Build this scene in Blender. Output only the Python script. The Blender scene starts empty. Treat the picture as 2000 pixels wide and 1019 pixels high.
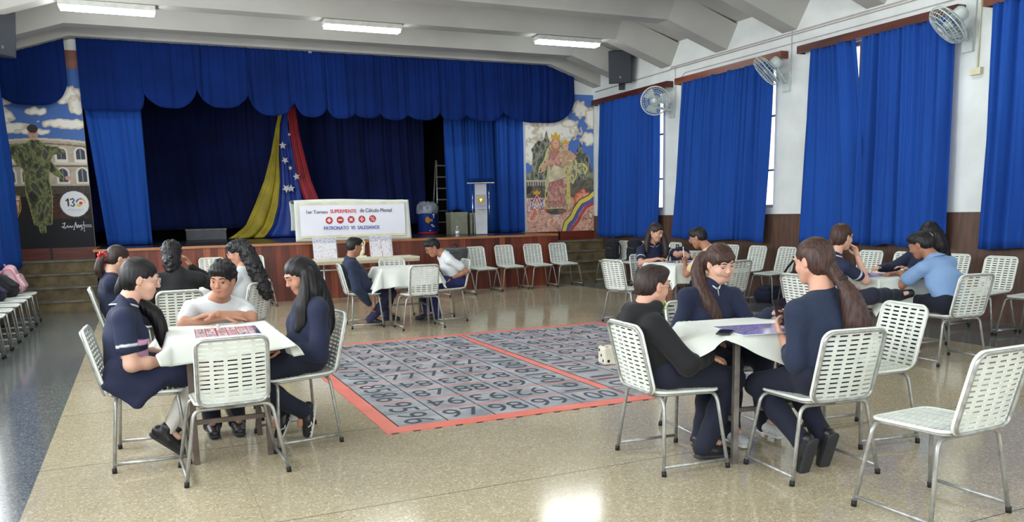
import bpy, bmesh, math, random
import numpy as np
from mathutils import Vector, Matrix, Euler
PI = math.pi
scene = bpy.context.scene
COL = scene.collection

# ---------------- camera ----------------
cam_d = bpy.data.cameras.new('camera'); cam = bpy.data.objects.new('camera', cam_d)
COL.objects.link(cam); scene.camera = cam
cam_d.sensor_width = 36.0; cam_d.sensor_fit = 'HORIZONTAL'
cam_d.lens = 1583.618 / 2000 * 36
cam_d.shift_x = (1000 - 986.487) / 2000
cam_d.shift_y = (655.787 - 509.5) / 2000
cam_d.clip_start = 0.05; cam_d.clip_end = 200
_R = np.array([[0.9124, -0.4087, -0.0220], [-0.0814, -0.1285, -0.9884], [0.4011, 0.9036, -0.1505]])
cam.matrix_world = Matrix(((_R[0][0], -_R[1][0], -_R[2][0], 0), (_R[0][1], -_R[1][1], -_R[2][1], 0),
                           (_R[0][2], -_R[1][2], -_R[2][2], 1.42), (0, 0, 0, 1)))
# ---------------- colour management ----------------
scene.view_settings.view_transform = 'Standard'; scene.view_settings.look = 'None'
scene.view_settings.gamma = 1; scene.view_settings.use_curve_mapping = False
scene.view_settings.exposure = 0.55
# ---------------- world (hazy daylight outside) ----------------
w = bpy.data.worlds.new('daylight'); scene.world = w; w.use_nodes = True
w.node_tree.nodes['Background'].inputs[0].default_value = (0.93, 0.97, 1.0, 1)
w.node_tree.nodes['Background'].inputs[1].default_value = 1.6

RXW, LXW, YF, YB, ZW = 9.3, -2.0, 15.9, -5.0, 4.85     # room: right, left, front, back, top

# daylight coming in at the left-hand windows and the wide back doorway
def area(name, loc, rot, sx, sy, power, color=(1, 1, 1)):
    l = bpy.data.lights.new(name, 'AREA'); l.shape = 'RECTANGLE'; l.size = sx; l.size_y = sy
    l.energy = power; l.color = color
    o = bpy.data.objects.new(name, l); COL.objects.link(o); o.location = loc; o.rotation_euler = rot
    return o
LEFT_WINS = [(-3.9, -1.4), (-0.9, 1.6), (2.1, 4.6), (5.1, 7.6), (8.1, 10.6), (11.0, 12.8)]
for (a, b) in LEFT_WINS:
    area('daylight_window', (LXW - 0.12, (a + b) / 2, 2.55), (0, -PI / 2, 0), 2.2, b - a, 100, (0.93, 0.97, 1.0))
area('daylight_doorway', (3.6, YB - 0.05, 1.75), (PI / 2, 0, 0), 7.0, 3.3, 110, (0.95, 0.98, 1.0))

# ---------------- helpers ----------------
def link(o, parent=None):
    COL.objects.link(o)
    if parent is not None: o.parent = parent
    return o
def mesh_obj(name, verts, faces, mats, parent=None, smooth=False, midx=None):
    me = bpy.data.meshes.new(name); me.from_pydata([tuple(v) for v in verts], [], [tuple(f) for f in faces])
    for m in (mats if isinstance(mats, (list, tuple)) else [mats]): me.materials.append(m)
    if midx is not None: me.polygons.foreach_set('material_index', list(midx))
    if smooth: me.polygons.foreach_set('use_smooth', [True] * len(me.polygons))
    me.update()
    return link(bpy.data.objects.new(name, me), parent)
def thing(name, label, cat, loc=(0, 0, 0), rz=0.0, group=None):
    o = bpy.data.objects.new(name, None); COL.objects.link(o); o.empty_display_size = 0.1
    o.location = loc; o.rotation_euler = (0, 0, rz); o['label'] = label; o['category'] = cat
    if group: o['group'] = group
    return o
def tag(o, label, cat, group=None):
    o['label'] = label; o['category'] = cat
    if group: o['group'] = group
    return o
def struct(o): o['kind'] = 'structure'; return o

class MB:
    """collects shapes into one mesh"""
    def __init__(s): s.v = []; s.f = []; s.m = []; s.sm = []
    def add(s, vs, fs, mi=0, sm=False):
        n = len(s.v); s.v += [tuple(v) for v in vs]; s.f += [tuple(i + n for i in f) for f in fs]
        s.m += [mi] * len(fs); s.sm += [sm] * len(fs)
    def box(s, a, b, mi=0, M=None):
        vs = [Vector((x, y, z)) for x in (a[0], b[0]) for y in (a[1], b[1]) for z in (a[2], b[2])]
        if M is not None: vs = [M @ v for v in vs]
        s.add(vs, [(0, 1, 3, 2), (4, 6, 7, 5), (0, 4, 5, 1), (2, 3, 7, 6), (0, 2, 6, 4), (1, 5, 7, 3)], mi)
    def tube(s, pts, r, n=8, mi=0, closed=False, caps=True, rs=None):
        P = [Vector(p) for p in pts]; N = len(P); up = None; rings = []
        for i in range(N):
            a = P[i - 1] if (i > 0 or closed) else P[i]; b = P[(i + 1) % N] if (i < N - 1 or closed) else P[i]
            t = (b - a).normalized()
            if up is None: up = Vector((0, 0, 1)) if abs(t.z) < .9 else Vector((1, 0, 0))
            u = (up - t * up.dot(t)); u.normalize(); up = u
            w_ = t.cross(u); rr = rs[i] if rs else r
            rings.append([P[i] + (u * math.cos(2 * PI * k / n) + w_ * math.sin(2 * PI * k / n)) * rr for k in range(n)])
        vs = [v for rg in rings for v in rg]; fs = []
        for i in range(N if closed else N - 1):
            j = (i + 1) % N
            for k in range(n): fs.append((i * n + k, i * n + (k + 1) % n, j * n + (k + 1) % n, j * n + k))
        if caps and not closed: fs += [tuple(range(n))[::-1], tuple((N - 1) * n + k for k in range(n))]
        s.add(vs, fs, mi, True)
    def lathe(s, prof, c=(0, 0, 0), n=24, mi=0, M=None, sm=True):
        vs = [Vector((r * math.cos(2 * PI * k / n), r * math.sin(2 * PI * k / n), z)) for r, z in prof for k in range(n)]
        if M is not None: vs = [M @ v for v in vs]
        vs = [v + Vector(c) for v in vs]; fs = []
        for i in range(len(prof) - 1):
            for k in range(n): fs.append((i * n + k, i * n + (k + 1) % n, (i + 1) * n + (k + 1) % n, (i + 1) * n + k))
        fs.append(tuple(range(n))[::-1]); fs.append(tuple((len(prof) - 1) * n + k for k in range(n)))
        s.add(vs, fs, mi, sm)
    def prism(s, poly, a, b, axis='z', mi=0, M=None):
        n = len(poly)
        def P(p, h): return {'z': (p[0], p[1], h), 'y': (p[0], h, p[1]), 'x': (h, p[0], p[1])}[axis]
        vs = [Vector(P(p, a)) for p in poly] + [Vector(P(p, b)) for p in poly]
        if M is not None: vs = [M @ v for v in vs]
        s.add(vs, [tuple(range(n))[::-1], tuple(range(n, 2 * n))] + [(i, (i + 1) % n, n + (i + 1) % n, n + i) for i in range(n)], mi)
    def build(s, name, mats, parent=None, bevel=0):
        me = bpy.data.meshes.new(name); me.from_pydata(s.v, [], s.f)
        for m in (mats if isinstance(mats, (list, tuple)) else [mats]): me.materials.append(m)
        me.polygons.foreach_set('material_index', s.m); me.polygons.foreach_set('use_smooth', s.sm)
        bm = bmesh.new(); bm.from_mesh(me); bmesh.ops.recalc_face_normals(bm, faces=bm.faces)
        if bevel:
            ed = [e for e in bm.edges if len(e.link_faces) == 2 and e.calc_face_angle(0) > .6]
            bmesh.ops.bevel(bm, geom=ed, offset=bevel, segments=2, profile=.6, affect='EDGES', clamp_overlap=True)
        bm.to_mesh(me); bm.free(); me.update()
        return link(bpy.data.objects.new(name, me), parent)
def round_path(pts, r, seg=5):
    """polyline with rounded corners"""
    P = [Vector(p) for p in pts]; out = [P[0]]
    for i in range(1, len(P) - 1):
        a = (P[i - 1] - P[i]); b = (P[i + 1] - P[i]); ra = min(r, a.length * .49, b.length * .49)
        p0 = P[i] + a.normalized() * ra; p1 = P[i] + b.normalized() * ra
        for k in range(seg + 1):
            t = k / seg; out.append(p0 * (1 - t) ** 2 + P[i] * 2 * t * (1 - t) + p1 * t * t)
    out.append(P[-1]); return out
def copy_tree(o, parent=None):
    c = o.copy(); COL.objects.link(c); c.parent = parent
    for ch in [x for x in KIDS.get(o.name, [])]: copy_tree(ch, c)
    return c
KIDS = {}
def remember(root):
    def rec(o):
        KIDS[o.name] = [x for x in scene.objects if x.parent is o]
        for x in KIDS[o.name]: rec(x)
    rec(root)

# ---------------- materials ----------------
def lin(c):
    return tuple(((x / 255) / 12.92 if x / 255 <= .04045 else (((x / 255) + .055) / 1.055) ** 2.4) for x in c) + (1,)
class NT:
    def __init__(s, name):
        s.m = bpy.data.materials.new(name); s.m.use_nodes = True; s.t = s.m.node_tree
        s.b = s.t.nodes['Principled BSDF']
    def n(s, typ, **kw):
        nd = s.t.nodes.new(typ)
        for k, v in kw.items():
            if k in nd.bl_rna.properties: setattr(nd, k, v)
            else: nd.inputs[k.replace('_', ' ')].default_value = v
        return nd
    def l(s, a, b): s.t.links.new(a, b)
    def math(s, op, a, b=None, c=None):
        nd = s.t.nodes.new('ShaderNodeMath'); nd.operation = op
        for i, x in enumerate((a, b, c)):
            if x is None: continue
            if isinstance(x, (int, float)): nd.inputs[i].default_value = x
            else: s.l(x, nd.inputs[i])
        return nd.outputs[0]
    def mix(s, fac, a, b):
        nd = s.t.nodes.new('ShaderNodeMix'); nd.data_type = 'RGBA'
        for i, x in ((0, fac), (6, a), (7, b)):
            if isinstance(x, (int, float, tuple)): nd.inputs[i].default_value = x
            else: s.l(x, nd.inputs[i])
        return nd.outputs[2]
    def bump(s, h, strength=.3, dist=.01):
        nd = s.t.nodes.new('ShaderNodeBump'); nd.inputs['Strength'].default_value = strength
        nd.inputs['Distance'].default_value = dist; s.l(h, nd.inputs['Height']); s.l(nd.outputs[0], s.b.inputs['Normal'])
def mat(name, c1, c2=None, rough=.6, metal=0, scale=8, stretch=None, bump=0, bdist=.004, spec=None, coat=0, detail=3, sheen=0):
    """two-tone noise material"""
    T = NT(name); b = T.b
    tc = T.n('ShaderNodeTexCoord'); mp = T.n('ShaderNodeMapping'); T.l(tc.outputs['Object'], mp.inputs[0])
    if stretch: mp.inputs['Scale'].default_value = stretch
    no = T.n('ShaderNodeTexNoise'); no.inputs['Scale'].default_value = scale; no.inputs['Detail'].default_value = detail
    T.l(mp.outputs[0], no.inputs['Vector'])
    c1 = lin(c1); c2 = lin(c2) if c2 else tuple(min(1, x * .82) for x in c1[:3]) + (1,)
    rp = T.n('ShaderNodeValToRGB'); rp.color_ramp.elements[0].position = .35; rp.color_ramp.elements[1].position = .65
    rp.color_ramp.elements[0].color = c2; rp.color_ramp.elements[1].color = c1
    T.l(no.outputs[0], rp.inputs[0]); T.l(rp.outputs[0], b.inputs['Base Color'])
    b.inputs['Roughness'].default_value = rough; b.inputs['Metallic'].default_value = metal
    if spec is not None: b.inputs['Specular IOR Level'].default_value = spec
    if coat: b.inputs['Coat Weight'].default_value = coat
    if sheen: b.inputs['Sheen Weight'].default_value = sheen
    if bump: T.bump(no.outputs[0], bump, bdist)
    return T.m
def attr_mat(name, rough=.7, attr='paint', noise=0, bump=0, sc=60):
    T = NT(name); a = T.n('ShaderNodeAttribute'); a.attribute_name = attr
    T.l(a.outputs['Color'], T.b.inputs['Base Color']); T.b.inputs['Roughness'].default_value = rough
    if bump:
        no = T.n('ShaderNodeTexNoise'); no.inputs['Scale'].default_value = sc; T.bump(no.outputs[0], bump, .003)
    return T.m

M_plaster = mat('white_plaster', (226, 231, 230), (214, 219, 217), rough=.75, scale=2.5, bump=.15, bdist=.01)
M_ceil = mat('ceiling_paint', (180, 179, 173), (170, 169, 163), rough=.85, scale=1.2, bump=.1, bdist=.01)
M_wood_dk = mat('dark_wainscot', (98, 72, 58), (78, 57, 47), rough=.5, scale=3, stretch=(6, 6, .8), bump=.05)
M_pelmet = mat('pelmet_wood', (92, 44, 32), (66, 30, 24), rough=.35, scale=3, stretch=(1, .6, 4))
M_pelmet_l = mat('pelmet_wood_light', (128, 66, 40), (104, 50, 32), rough=.4, scale=3, stretch=(1, .6, 4))
M_frame = mat('window_frame_metal', (190, 180, 175), rough=.5)
M_trimwood = mat('varnished_edge_wood', (176, 120, 76), (150, 96, 58), rough=.3, scale=4, stretch=(.5, 4, 4))
M_stagefloor = mat('black_stage_floor', (52, 50, 52), (40, 38, 40), rough=.25, scale=1.5)
M_black = mat('black_plastic', (24, 26, 30), (18, 20, 24), rough=.45, scale=20)
M_rubber = mat('black_rubber', (20, 20, 22), rough=.7)
M_chairw = mat('white_enamel', (218, 224, 217), (207, 212, 204), rough=.38, scale=14)
M_alu = mat('silver_painted_tube', (176, 178, 176), (150, 150, 146), rough=.38, metal=.55, scale=25)
M_steel = mat('grey_steel_tube', (120, 116, 110), (98, 92, 86), rough=.42, metal=.4, scale=14)
M_chrome = mat('chrome', (215, 217, 220), rough=.15, metal=1)
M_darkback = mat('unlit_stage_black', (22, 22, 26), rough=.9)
M_glass = NT('clear_glass'); M_glass.b.inputs['Transmission Weight'].default_value = 1; M_glass.b.inputs['Roughness'].default_value = .05
M_glass.b.inputs['IOR'].default_value = 1.1; M_glass = M_glass.m

def plank_mat(name, cols, width, rough=.4, axis=0, grain=(12, 12, .8)):
    T = NT(name); tc = T.n('ShaderNodeTexCoord'); sp = T.n('ShaderNodeSeparateXYZ'); T.l(tc.outputs['Object'], sp.inputs[0])
    u = T.math('DIVIDE', sp.outputs[axis], width); fl = T.math('FLOOR', u); fr = T.math('FRACT', u)
    wn = T.n('ShaderNodeTexWhiteNoise'); wn.noise_dimensions = '1D'; T.l(fl, wn.inputs['W'])
    rp = T.n('ShaderNodeValToRGB'); rp.color_ramp.interpolation = 'CONSTANT'
    el = rp.color_ramp.elements
    while len(el) < len(cols): el.new(.5)
    for i, c in enumerate(cols): el[i].position = i / len(cols); el[i].color = lin(c)
    T.l(wn.outputs[0], rp.inputs[0])
    mp = T.n('ShaderNodeMapping'); mp.inputs['Scale'].default_value = grain; T.l(tc.outputs['Object'], mp.inputs[0])
    no = T.n('ShaderNodeTexNoise'); no.inputs['Scale'].default_value = 2.2; no.inputs['Detail'].default_value = 5; T.l(mp.outputs[0], no.inputs[0])
    g = T.math('MULTIPLY_ADD', no.outputs[0], 1.3, .35)
    mx = T.n('ShaderNodeMix'); mx.data_type = 'RGBA'; mx.blend_type = 'MULTIPLY'; mx.inputs[0].default_value = 1
    T.l(rp.outputs[0], mx.inputs[6]); T.l(g, mx.inputs[7])
    edge = T.math('GREATER_THAN', T.math('ABSOLUTE', T.math('SUBTRACT', fr, .5)), .485)
    c = T.mix(edge, mx.outputs[2], lin((30, 14, 10)))
    T.l(c, T.b.inputs['Base Color']); T.b.inputs['Roughness'].default_value = rough
    return T.m
M_slats = plank_mat('varnished_wood_slats', [(112, 52, 36), (96, 44, 32), (128, 64, 42), (80, 36, 28), (104, 48, 34), (150, 84, 52), (92, 40, 30), (120, 56, 38)], .115)
M_redwood = plank_mat('red_brown_board', [(100, 42, 32), (92, 38, 28), (108, 46, 34)], 1.4, grain=(1, 1, 10))

def floor_mat():
    T = NT('terrazzo_floor'); tc = T.n('ShaderNodeTexCoord'); sp = T.n('ShaderNodeSeparateXYZ'); T.l(tc.outputs['Object'], sp.inputs[0])
    X, Y = sp.outputs[0], sp.outputs[1]
    v1 = T.n('ShaderNodeTexVoronoi'); v1.inputs['Scale'].default_value = 110; T.l(tc.outputs['Object'], v1.inputs['Vector'])
    v2 = T.n('ShaderNodeTexNoise'); v2.inputs['Scale'].default_value = 140; v2.inputs['Detail'].default_value = 3; T.l(tc.outputs['Object'], v2.inputs['Vector'])
    big = T.n('ShaderNodeTexNoise'); big.inputs['Scale'].default_value = .9; big.inputs['Detail'].default_value = 4; T.l(tc.outputs['Object'], big.inputs['Vector'])
    def ramp(src, stops):
        rp = T.n('ShaderNodeValToRGB'); el = rp.color_ramp.elements
        while len(el) < len(stops): el.new(.5)
        for i, (p, c) in enumerate(stops): el[i].position = p; el[i].color = lin(c)
        T.l(src, rp.inputs[0]); return rp.outputs[0]
    sepv = T.n('ShaderNodeSeparateColor'); T.l(v1.outputs['Color'], sepv.inputs[0])
    beige = ramp(sepv.outputs[0], [(0, (146, 135, 108)), (.1, (164, 153, 126)), (.5, (172, 161, 135)), (.88, (180, 170, 145)), (.97, (200, 192, 172))])
    grey = ramp(sepv.outputs[1], [(0, (76, 80, 81)), (.2, (88, 92, 92)), (.6, (96, 100, 99)), (.96, (126, 130, 128))])
    fine = T.math('MULTIPLY_ADD', v2.outputs[0], .3, .85)
    bigf = T.math('MULTIPLY_ADD', big.outputs[0], .3, .85)
    mL = T.math('LESS_THAN', X, -.64); mR = T.math('GREATER_THAN', X, 7.6)
    band = T.math('MAXIMUM', mL, mR)
    c = T.mix(band, beige, grey)
    mm = T.math('MULTIPLY', fine, bigf)
    mx = T.n('ShaderNodeMix'); mx.data_type = 'RGBA'; mx.blend_type = 'MULTIPLY'; mx.inputs[0].default_value = 1
    T.l(c, mx.inputs[6]); T.l(mm, mx.inputs[7])
    def line(coord, pos, per, wd):
        a = T.math('DIVIDE', T.math('SUBTRACT', coord, pos), per)
        d = T.math('MULTIPLY', T.math('ABSOLUTE', T.math('SUBTRACT', T.math('FRACT', T.math('ADD', a, .5)), .5)), per)
        return T.math('LESS_THAN', d, wd)
    j = T.math('MAXIMUM', line(Y, 3.78, 1.45, .0032), T.math('MULTIPLY', line(X, .43, 2.9, .0012), .6))
    c = T.mix(T.math('MULTIPLY', j, .9), mx.outputs[2], lin((74, 64, 50)))
    T.l(c, T.b.inputs['Base Color'])
    r = T.math('MULTIPLY_ADD', big.outputs[0], .10, .07); T.l(r, T.b.inputs['Roughness'])
    T.b.inputs['Specular IOR Level'].default_value = .55
    no = T.n('ShaderNodeTexNoise'); no.inputs['Scale'].default_value = 7; T.l(tc.outputs['Object'], no.inputs['Vector']); T.bump(no.outputs[0], .015, .01)
    return T.m
M_floor = floor_mat()

def fabric(name, c1, c2, rough=.9, scale=160, bump=.06, sheen=.04):
    return mat(name, c1, c2, rough=rough, scale=scale, bump=bump, bdist=.001, sheen=sheen, detail=2)
M_curtain = mat('blue_curtain_cloth', (29, 74, 156), (25, 65, 142), rough=.92, scale=1.2, stretch=(1, 1, .3), spec=.2)
M_valance = mat('blue_valance_cloth', (13, 40, 104), (10, 33, 88), rough=.95, scale=1.5, spec=.15)
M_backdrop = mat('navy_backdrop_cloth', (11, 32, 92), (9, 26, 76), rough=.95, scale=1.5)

# ---------------- room shell ----------------
b = MB(); b.box((LXW - .4, YB - .2, -.2), (RXW + .4, YF + 5.0, 0)); struct(b.build('floor', M_floor))
# ceiling: folded slab with deep folded beams
def prof(x0, x1, dz):  # underside profile
    return [(x0, 4.05 + dz), (-.8, 4.45 + dz), (8.1, 4.45 + dz), (x1, 4.05 + dz)]
b = MB()
pr_ = prof(LXW - .2, RXW + .2, .34); b.prism(pr_ + [(RXW + .2, 5.2), (LXW - .2, 5.2)], YB - .2, YF + .1, 'y')
ys = [14.8 - 1.6 * k for k in range(0, 13)]
for yb in ys:
    p = prof(LXW, RXW, 0); q = prof(LXW, RXW, .36)
    # trapezoid section beam
    vs = []; n = 4
    for (pp, hw) in ((p, .15), (q, .40)):
        for sgn in (-1, 1):
            vs += [(x, yb + sgn * hw, z) for x, z in pp]
    fs = []
    for i in range(3):
        fs += [(i, i + 1, 4 + i + 1, 4 + i), (i, 8 + i, 8 + i + 1, i + 1), (4 + i, 4 + i + 1, 12 + i + 1, 12 + i)]
    b.add(vs, fs)
p = prof(LXW, RXW, 0); b.prism(p + [(RXW, 4.9), (LXW, 4.9)], YF - .3, YF + .1, 'y')
struct(b.build('ceiling', M_ceil))

# right wall with window openings behind the curtains
WZ0, WZ1 = 1.40, 3.66
RW = [(13.28, 15.2), (10.26, 12.5), (7.2, 9.45), (4.0, 6.5), (.8, 3.3), (-2.6, .1)]
def side_wall(name, x0, x1, wins, mat_):
    b = MB(); b.box((x0, YB, 0), (x1, YF, WZ0)); b.box((x0, YB, WZ1), (x1, YF, 4.95))
    e = sorted(wins); cur = YB
    for a, c in e:
        b.box((x0, cur, WZ0), (x1, a, WZ1)); cur = c
    b.box((x0, cur, WZ0), (x1, YF, WZ1)); return struct(b.build(name, mat_))
side_wall('wall_right', RXW, RXW + .25, RW, M_plaster)
side_wall('wall_left', LXW - .25, LXW, LEFT_WINS + [(13.2, 15.2)], M_plaster)
def window(n, xa, xb, a, c, glass=True):
    b = MB(); xm = (xa + xb) / 2; t = .03
    b.box((xm - t, a, WZ0), (xm + t, a + .05, WZ1)); b.box((xm - t, c - .05, WZ0), (xm + t, c, WZ1))
    b.box((xm - t, a, WZ0), (xm + t, c, WZ0 + .05)); b.box((xm - t, a, WZ1 - .05), (xm + t, c, WZ1))
    k = 3
    for i in range(1, k): y = a + (c - a) * i / k; b.box((xm - .02, y - .02, WZ0), (xm + .02, y + .02, WZ1))
    for z in (2.0, 2.85): b.box((xm - .02, a, z - .015), (xm + .02, c, z + .015))
    f = struct(b.build('window_%d' % n, M_frame))
    if glass:
        g = MB(); g.box((xm - .004, a + .04, WZ0 + .04), (xm + .004, c - .04, WZ1 - .04)); g.build('window_pane', M_glass, f)
for i, (a, c) in enumerate(RW): window(i + 1, RXW + .02, RXW + .2, a, c)
for i, (a, c) in enumerate(LEFT_WINS + [(13.2, 15.2)]): window(i + 7, LXW - .2, LXW - .02, a, c, glass=(i == 6))
# front wall around the stage opening
b = MB()
b.box((LXW, YF, 0), (-.72, YF + .2, 4.9)); struct(b.build('wall_front_left', M_plaster))
b = MB(); b.box((7.62, YF, 0), (RXW, YF + .2, 4.9)); struct(b.build('wall_front_right', M_plaster))
b = MB(); b.box((-.72, YF, 3.75), (7.62, YF + .2, 4.9)); struct(b.build('wall_front_top', M_plaster))
b = MB(); b.box((LXW, YB - .2, 3.5), (RXW, YB, 4.95)); b.box((LXW, YB - .2, 0), (.1, YB, 3.5)); b.box((7.1, YB - .2, 0), (RXW, YB, 3.5))
struct(b.build('wall_back', M_plaster))
# stage house behind the opening
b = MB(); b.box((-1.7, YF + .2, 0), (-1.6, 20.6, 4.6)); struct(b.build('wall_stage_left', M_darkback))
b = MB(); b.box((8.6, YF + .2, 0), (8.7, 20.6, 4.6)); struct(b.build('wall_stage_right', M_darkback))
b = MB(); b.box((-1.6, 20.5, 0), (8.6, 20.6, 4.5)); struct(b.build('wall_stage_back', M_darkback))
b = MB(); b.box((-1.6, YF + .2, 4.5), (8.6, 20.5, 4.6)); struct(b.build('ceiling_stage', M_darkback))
# wainscot panels of the side walls
b = MB(); b.box((RXW - .02, YB, 0), (RXW, YF, 1.30)); struct(b.build('trim_1', M_wood_dk))
b = MB(); b.box((LXW, YB, 0), (LXW + .02, YF, 1.30)); struct(b.build('trim_2', M_wood_dk))
b = MB(); b.box((RXW - .032, YB, 0), (RXW - .02, YF, .08)); struct(b.build('baseboard_right', M_wood_dk))

# ---------------- stage ----------------
SY, SZ = 14.15, .985
st = thing('stage', 'raised stage faced with varnished red-brown wooden slats', 'stage', (3.4, SY, 0))
def loc(o): o.matrix_parent_inverse = Matrix.Translation(-Vector(o.parent.location)); return o
b = MB(); b.box((-.65, SY, 0), (7.42, SY + .03, SZ - .03)); b.box((-.65, SY, 0), (-.62, 15.9, SZ - .03)); b.box((7.39, SY, 0), (7.42, 15.9, SZ - .03)); loc(b.build('front_panel', M_slats, st))
b = MB(); b.box((-.64, SY + .02, SZ - .04), (7.41, YF, SZ)); b.box((-.72, YF, SZ - .04), (7.62, YF + .2, SZ)); b.box((-1.59, YF + .2, SZ - .04), (8.59, 20.49, SZ)); loc(b.build('stage_floor', M_stagefloor, st))
b = MB(); b.box((-.68, SY - .03, SZ - .035), (7.45, SY + .02, SZ + .005)); b.box((-.68, SY, SZ - .035), (-.64, YF, SZ + .005)); b.box((7.41, SY, SZ - .035), (7.45, YF, SZ + .005)); loc(b.build('edge_trim', M_trimwood, st))
b = MB(); b.box((7.30, SY - .02, 0), (7.44, SY, SZ - .04)); loc(b.build('corner_post', M_trimwood if 0 else M_redwood, st))
M_step = mat('worn_stone_steps', (128, 112, 78), (84, 74, 52), rough=.6, scale=5, detail=6)
M_nose = mat('step_nosing', (128, 124, 108), (100, 96, 82), rough=.5, scale=6)
for side, x0, x1 in (('left', LXW, -.68), ('right', 7.45, RXW - .02)):
    s = thing('stairs', 'worn stone steps rising to the %s end of the stage' % side, 'stairs', ((x0 + x1) / 2, 14.6, 0))
    hs = [.185, .385, .585, .79]
    for i, h in enumerate(hs):
        y0 = 14.6 + .3 * i; b = MB(); b.box((x0, y0, 0 if i == 0 else hs[i - 1] - .0), (x1, YF, h - .03)); loc(b.build('riser', M_step, s))
        b = MB(); b.box((x0, y0 - .015, h - .03), (x1, y0 + .3 if i < 3 else YF, h)); loc(b.build('tread', M_nose, s))
    b = MB(); b.box((x0, YF - .03, .79), (x1, YF, SZ)); loc(b.build('kick_board', M_redwood, s))
# ---------------- painted surfaces ----------------
class Canvas:
    """a painter's canvas: colour stored per vertex of a fine sheet (paint that stays with the board)"""
    def __init__(s, W, H, nx, ny, base, seed=0):
        s.W, s.H, s.nx, s.ny = W, H, nx, ny
        s.u, s.v = np.meshgrid(np.linspace(0, 1, nx), np.linspace(0, 1, ny))
        s.c = np.zeros((ny, nx, 3)); s.c[:] = base; s.r = np.random.RandomState(seed)
        s.x = s.u * W; s.y = s.v * H
    def noise(s, f, seed=0, ax=1, ay=1):
        r = np.random.RandomState(seed); o = np.zeros_like(s.u)
        for k in range(14):
            a = r.rand() * 6.28; ff = f * (.5 + 1.6 * r.rand())
            o += np.sin((s.x * ax * math.cos(a) + s.y * ay * math.sin(a)) * ff * 6.28 + r.rand() * 6.28 + 1.5 * np.sin(s.y * f * 3 + r.rand() * 6))
        return o / 5.3
    def put(s, m, c, soft=None):
        m = np.clip(m, 0, 1)[..., None] if m.dtype != bool else m[..., None].astype(float)
        s.c = s.c * (1 - m) + np.array(c, float) * m
    def inside(s, poly):
        x, y = s.u, s.v; m = np.zeros_like(x, bool); n = len(poly)
        for i in range(n):
            (x1, y1), (x2, y2) = poly[i], poly[(i + 1) % n]
            if y1 == y2: continue
            m ^= ((y1 > y) != (y2 > y)) & (x < (x2 - x1) * (y - y1) / (y2 - y1) + x1)
        return m
    def poly(s, p, c): s.put(s.inside(p), c)
    def ell(s, cx, cy, rx, ry, c): s.put(((s.u - cx) / rx) ** 2 + ((s.v - cy) / ry) ** 2 < 1, c)
    def ring(s, cx, cy, rx, ry, t, c):
        q = np.sqrt(((s.u - cx) / rx) ** 2 + ((s.v - cy) / ry) ** 2); s.put(abs(q - 1) < t, c)
    def stroke(s, pts, wd, c):
        m = np.zeros_like(s.u, bool)
        for (x1, y1), (x2, y2) in zip(pts[:-1], pts[1:]):
            ax, ay, bx, by = x1 * s.W, y1 * s.H, x2 * s.W, y2 * s.H; dx, dy = bx - ax, by - ay; L = dx * dx + dy * dy + 1e-12
            t = np.clip(((s.x - ax) * dx + (s.y - ay) * dy) / L, 0, 1)
            m |= (s.x - ax - t * dx) ** 2 + (s.y - ay - t * dy) ** 2 < wd * wd
        s.put(m, c)
    def mottle(s, mask, cols, f, seed=0, ax=1, ay=1):
        n = s.noise(f, seed, ax, ay) + .35 * s.noise(f * 4, seed + 1, ax, ay) + .15 * s.r.randn(*s.u.shape); k = len(cols); t = np.clip((n + 1.1) / 2.2, 0, .999) * (k - 1); i = t.astype(int); w_ = (t - i)[..., None]; w_ = w_ * w_ * (3 - 2 * w_)
        A = np.array(cols, float); c = A[i] * (1 - w_) + A[np.minimum(i + 1, k - 1)] * w_; s.c = np.where(mask[..., None], c, s.c)
    def build(s, name, mt, parent, M):
        nx, ny = s.nx, s.ny
        X = s.x.ravel() - s.W / 2; Y = s.y.ravel()
        Mx = np.array(M); P = np.stack([X, Y, np.zeros_like(X), np.ones_like(X)], 1) @ Mx.T
        i = np.arange((ny - 1) * (nx - 1)); r, c = i // (nx - 1), i % (nx - 1); a = r * nx + c
        F = np.stack([a, a + 1, a + nx + 1, a + nx], 1)
        me = bpy.data.meshes.new(name); me.from_pydata(P[:, :3].tolist(), [], F.tolist()); me.materials.append(mt)
        cc = np.clip(s.c.reshape(-1, 3) / 255, 0, 1); cc = np.where(cc <= .04045, cc / 12.92, ((cc + .055) / 1.055) ** 2.4)
        at = me.color_attributes.new('paint', 'FLOAT_COLOR', 'POINT')
        at.data.foreach_set('color', np.concatenate([cc, np.ones((len(cc), 1))], 1).ravel().astype(np.float32))
        me.update(); return link(bpy.data.objects.new(name, me), parent)
M_paint = attr_mat('wall_paint', .75); M_print = attr_mat('printed_card', .35)
WALLM = Matrix(((1, 0, 0, 0), (0, 0, -1, 0), (0, 1, 0, 0), (0, 0, 0, 1)))   # local x,y -> x,z facing -y

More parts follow.
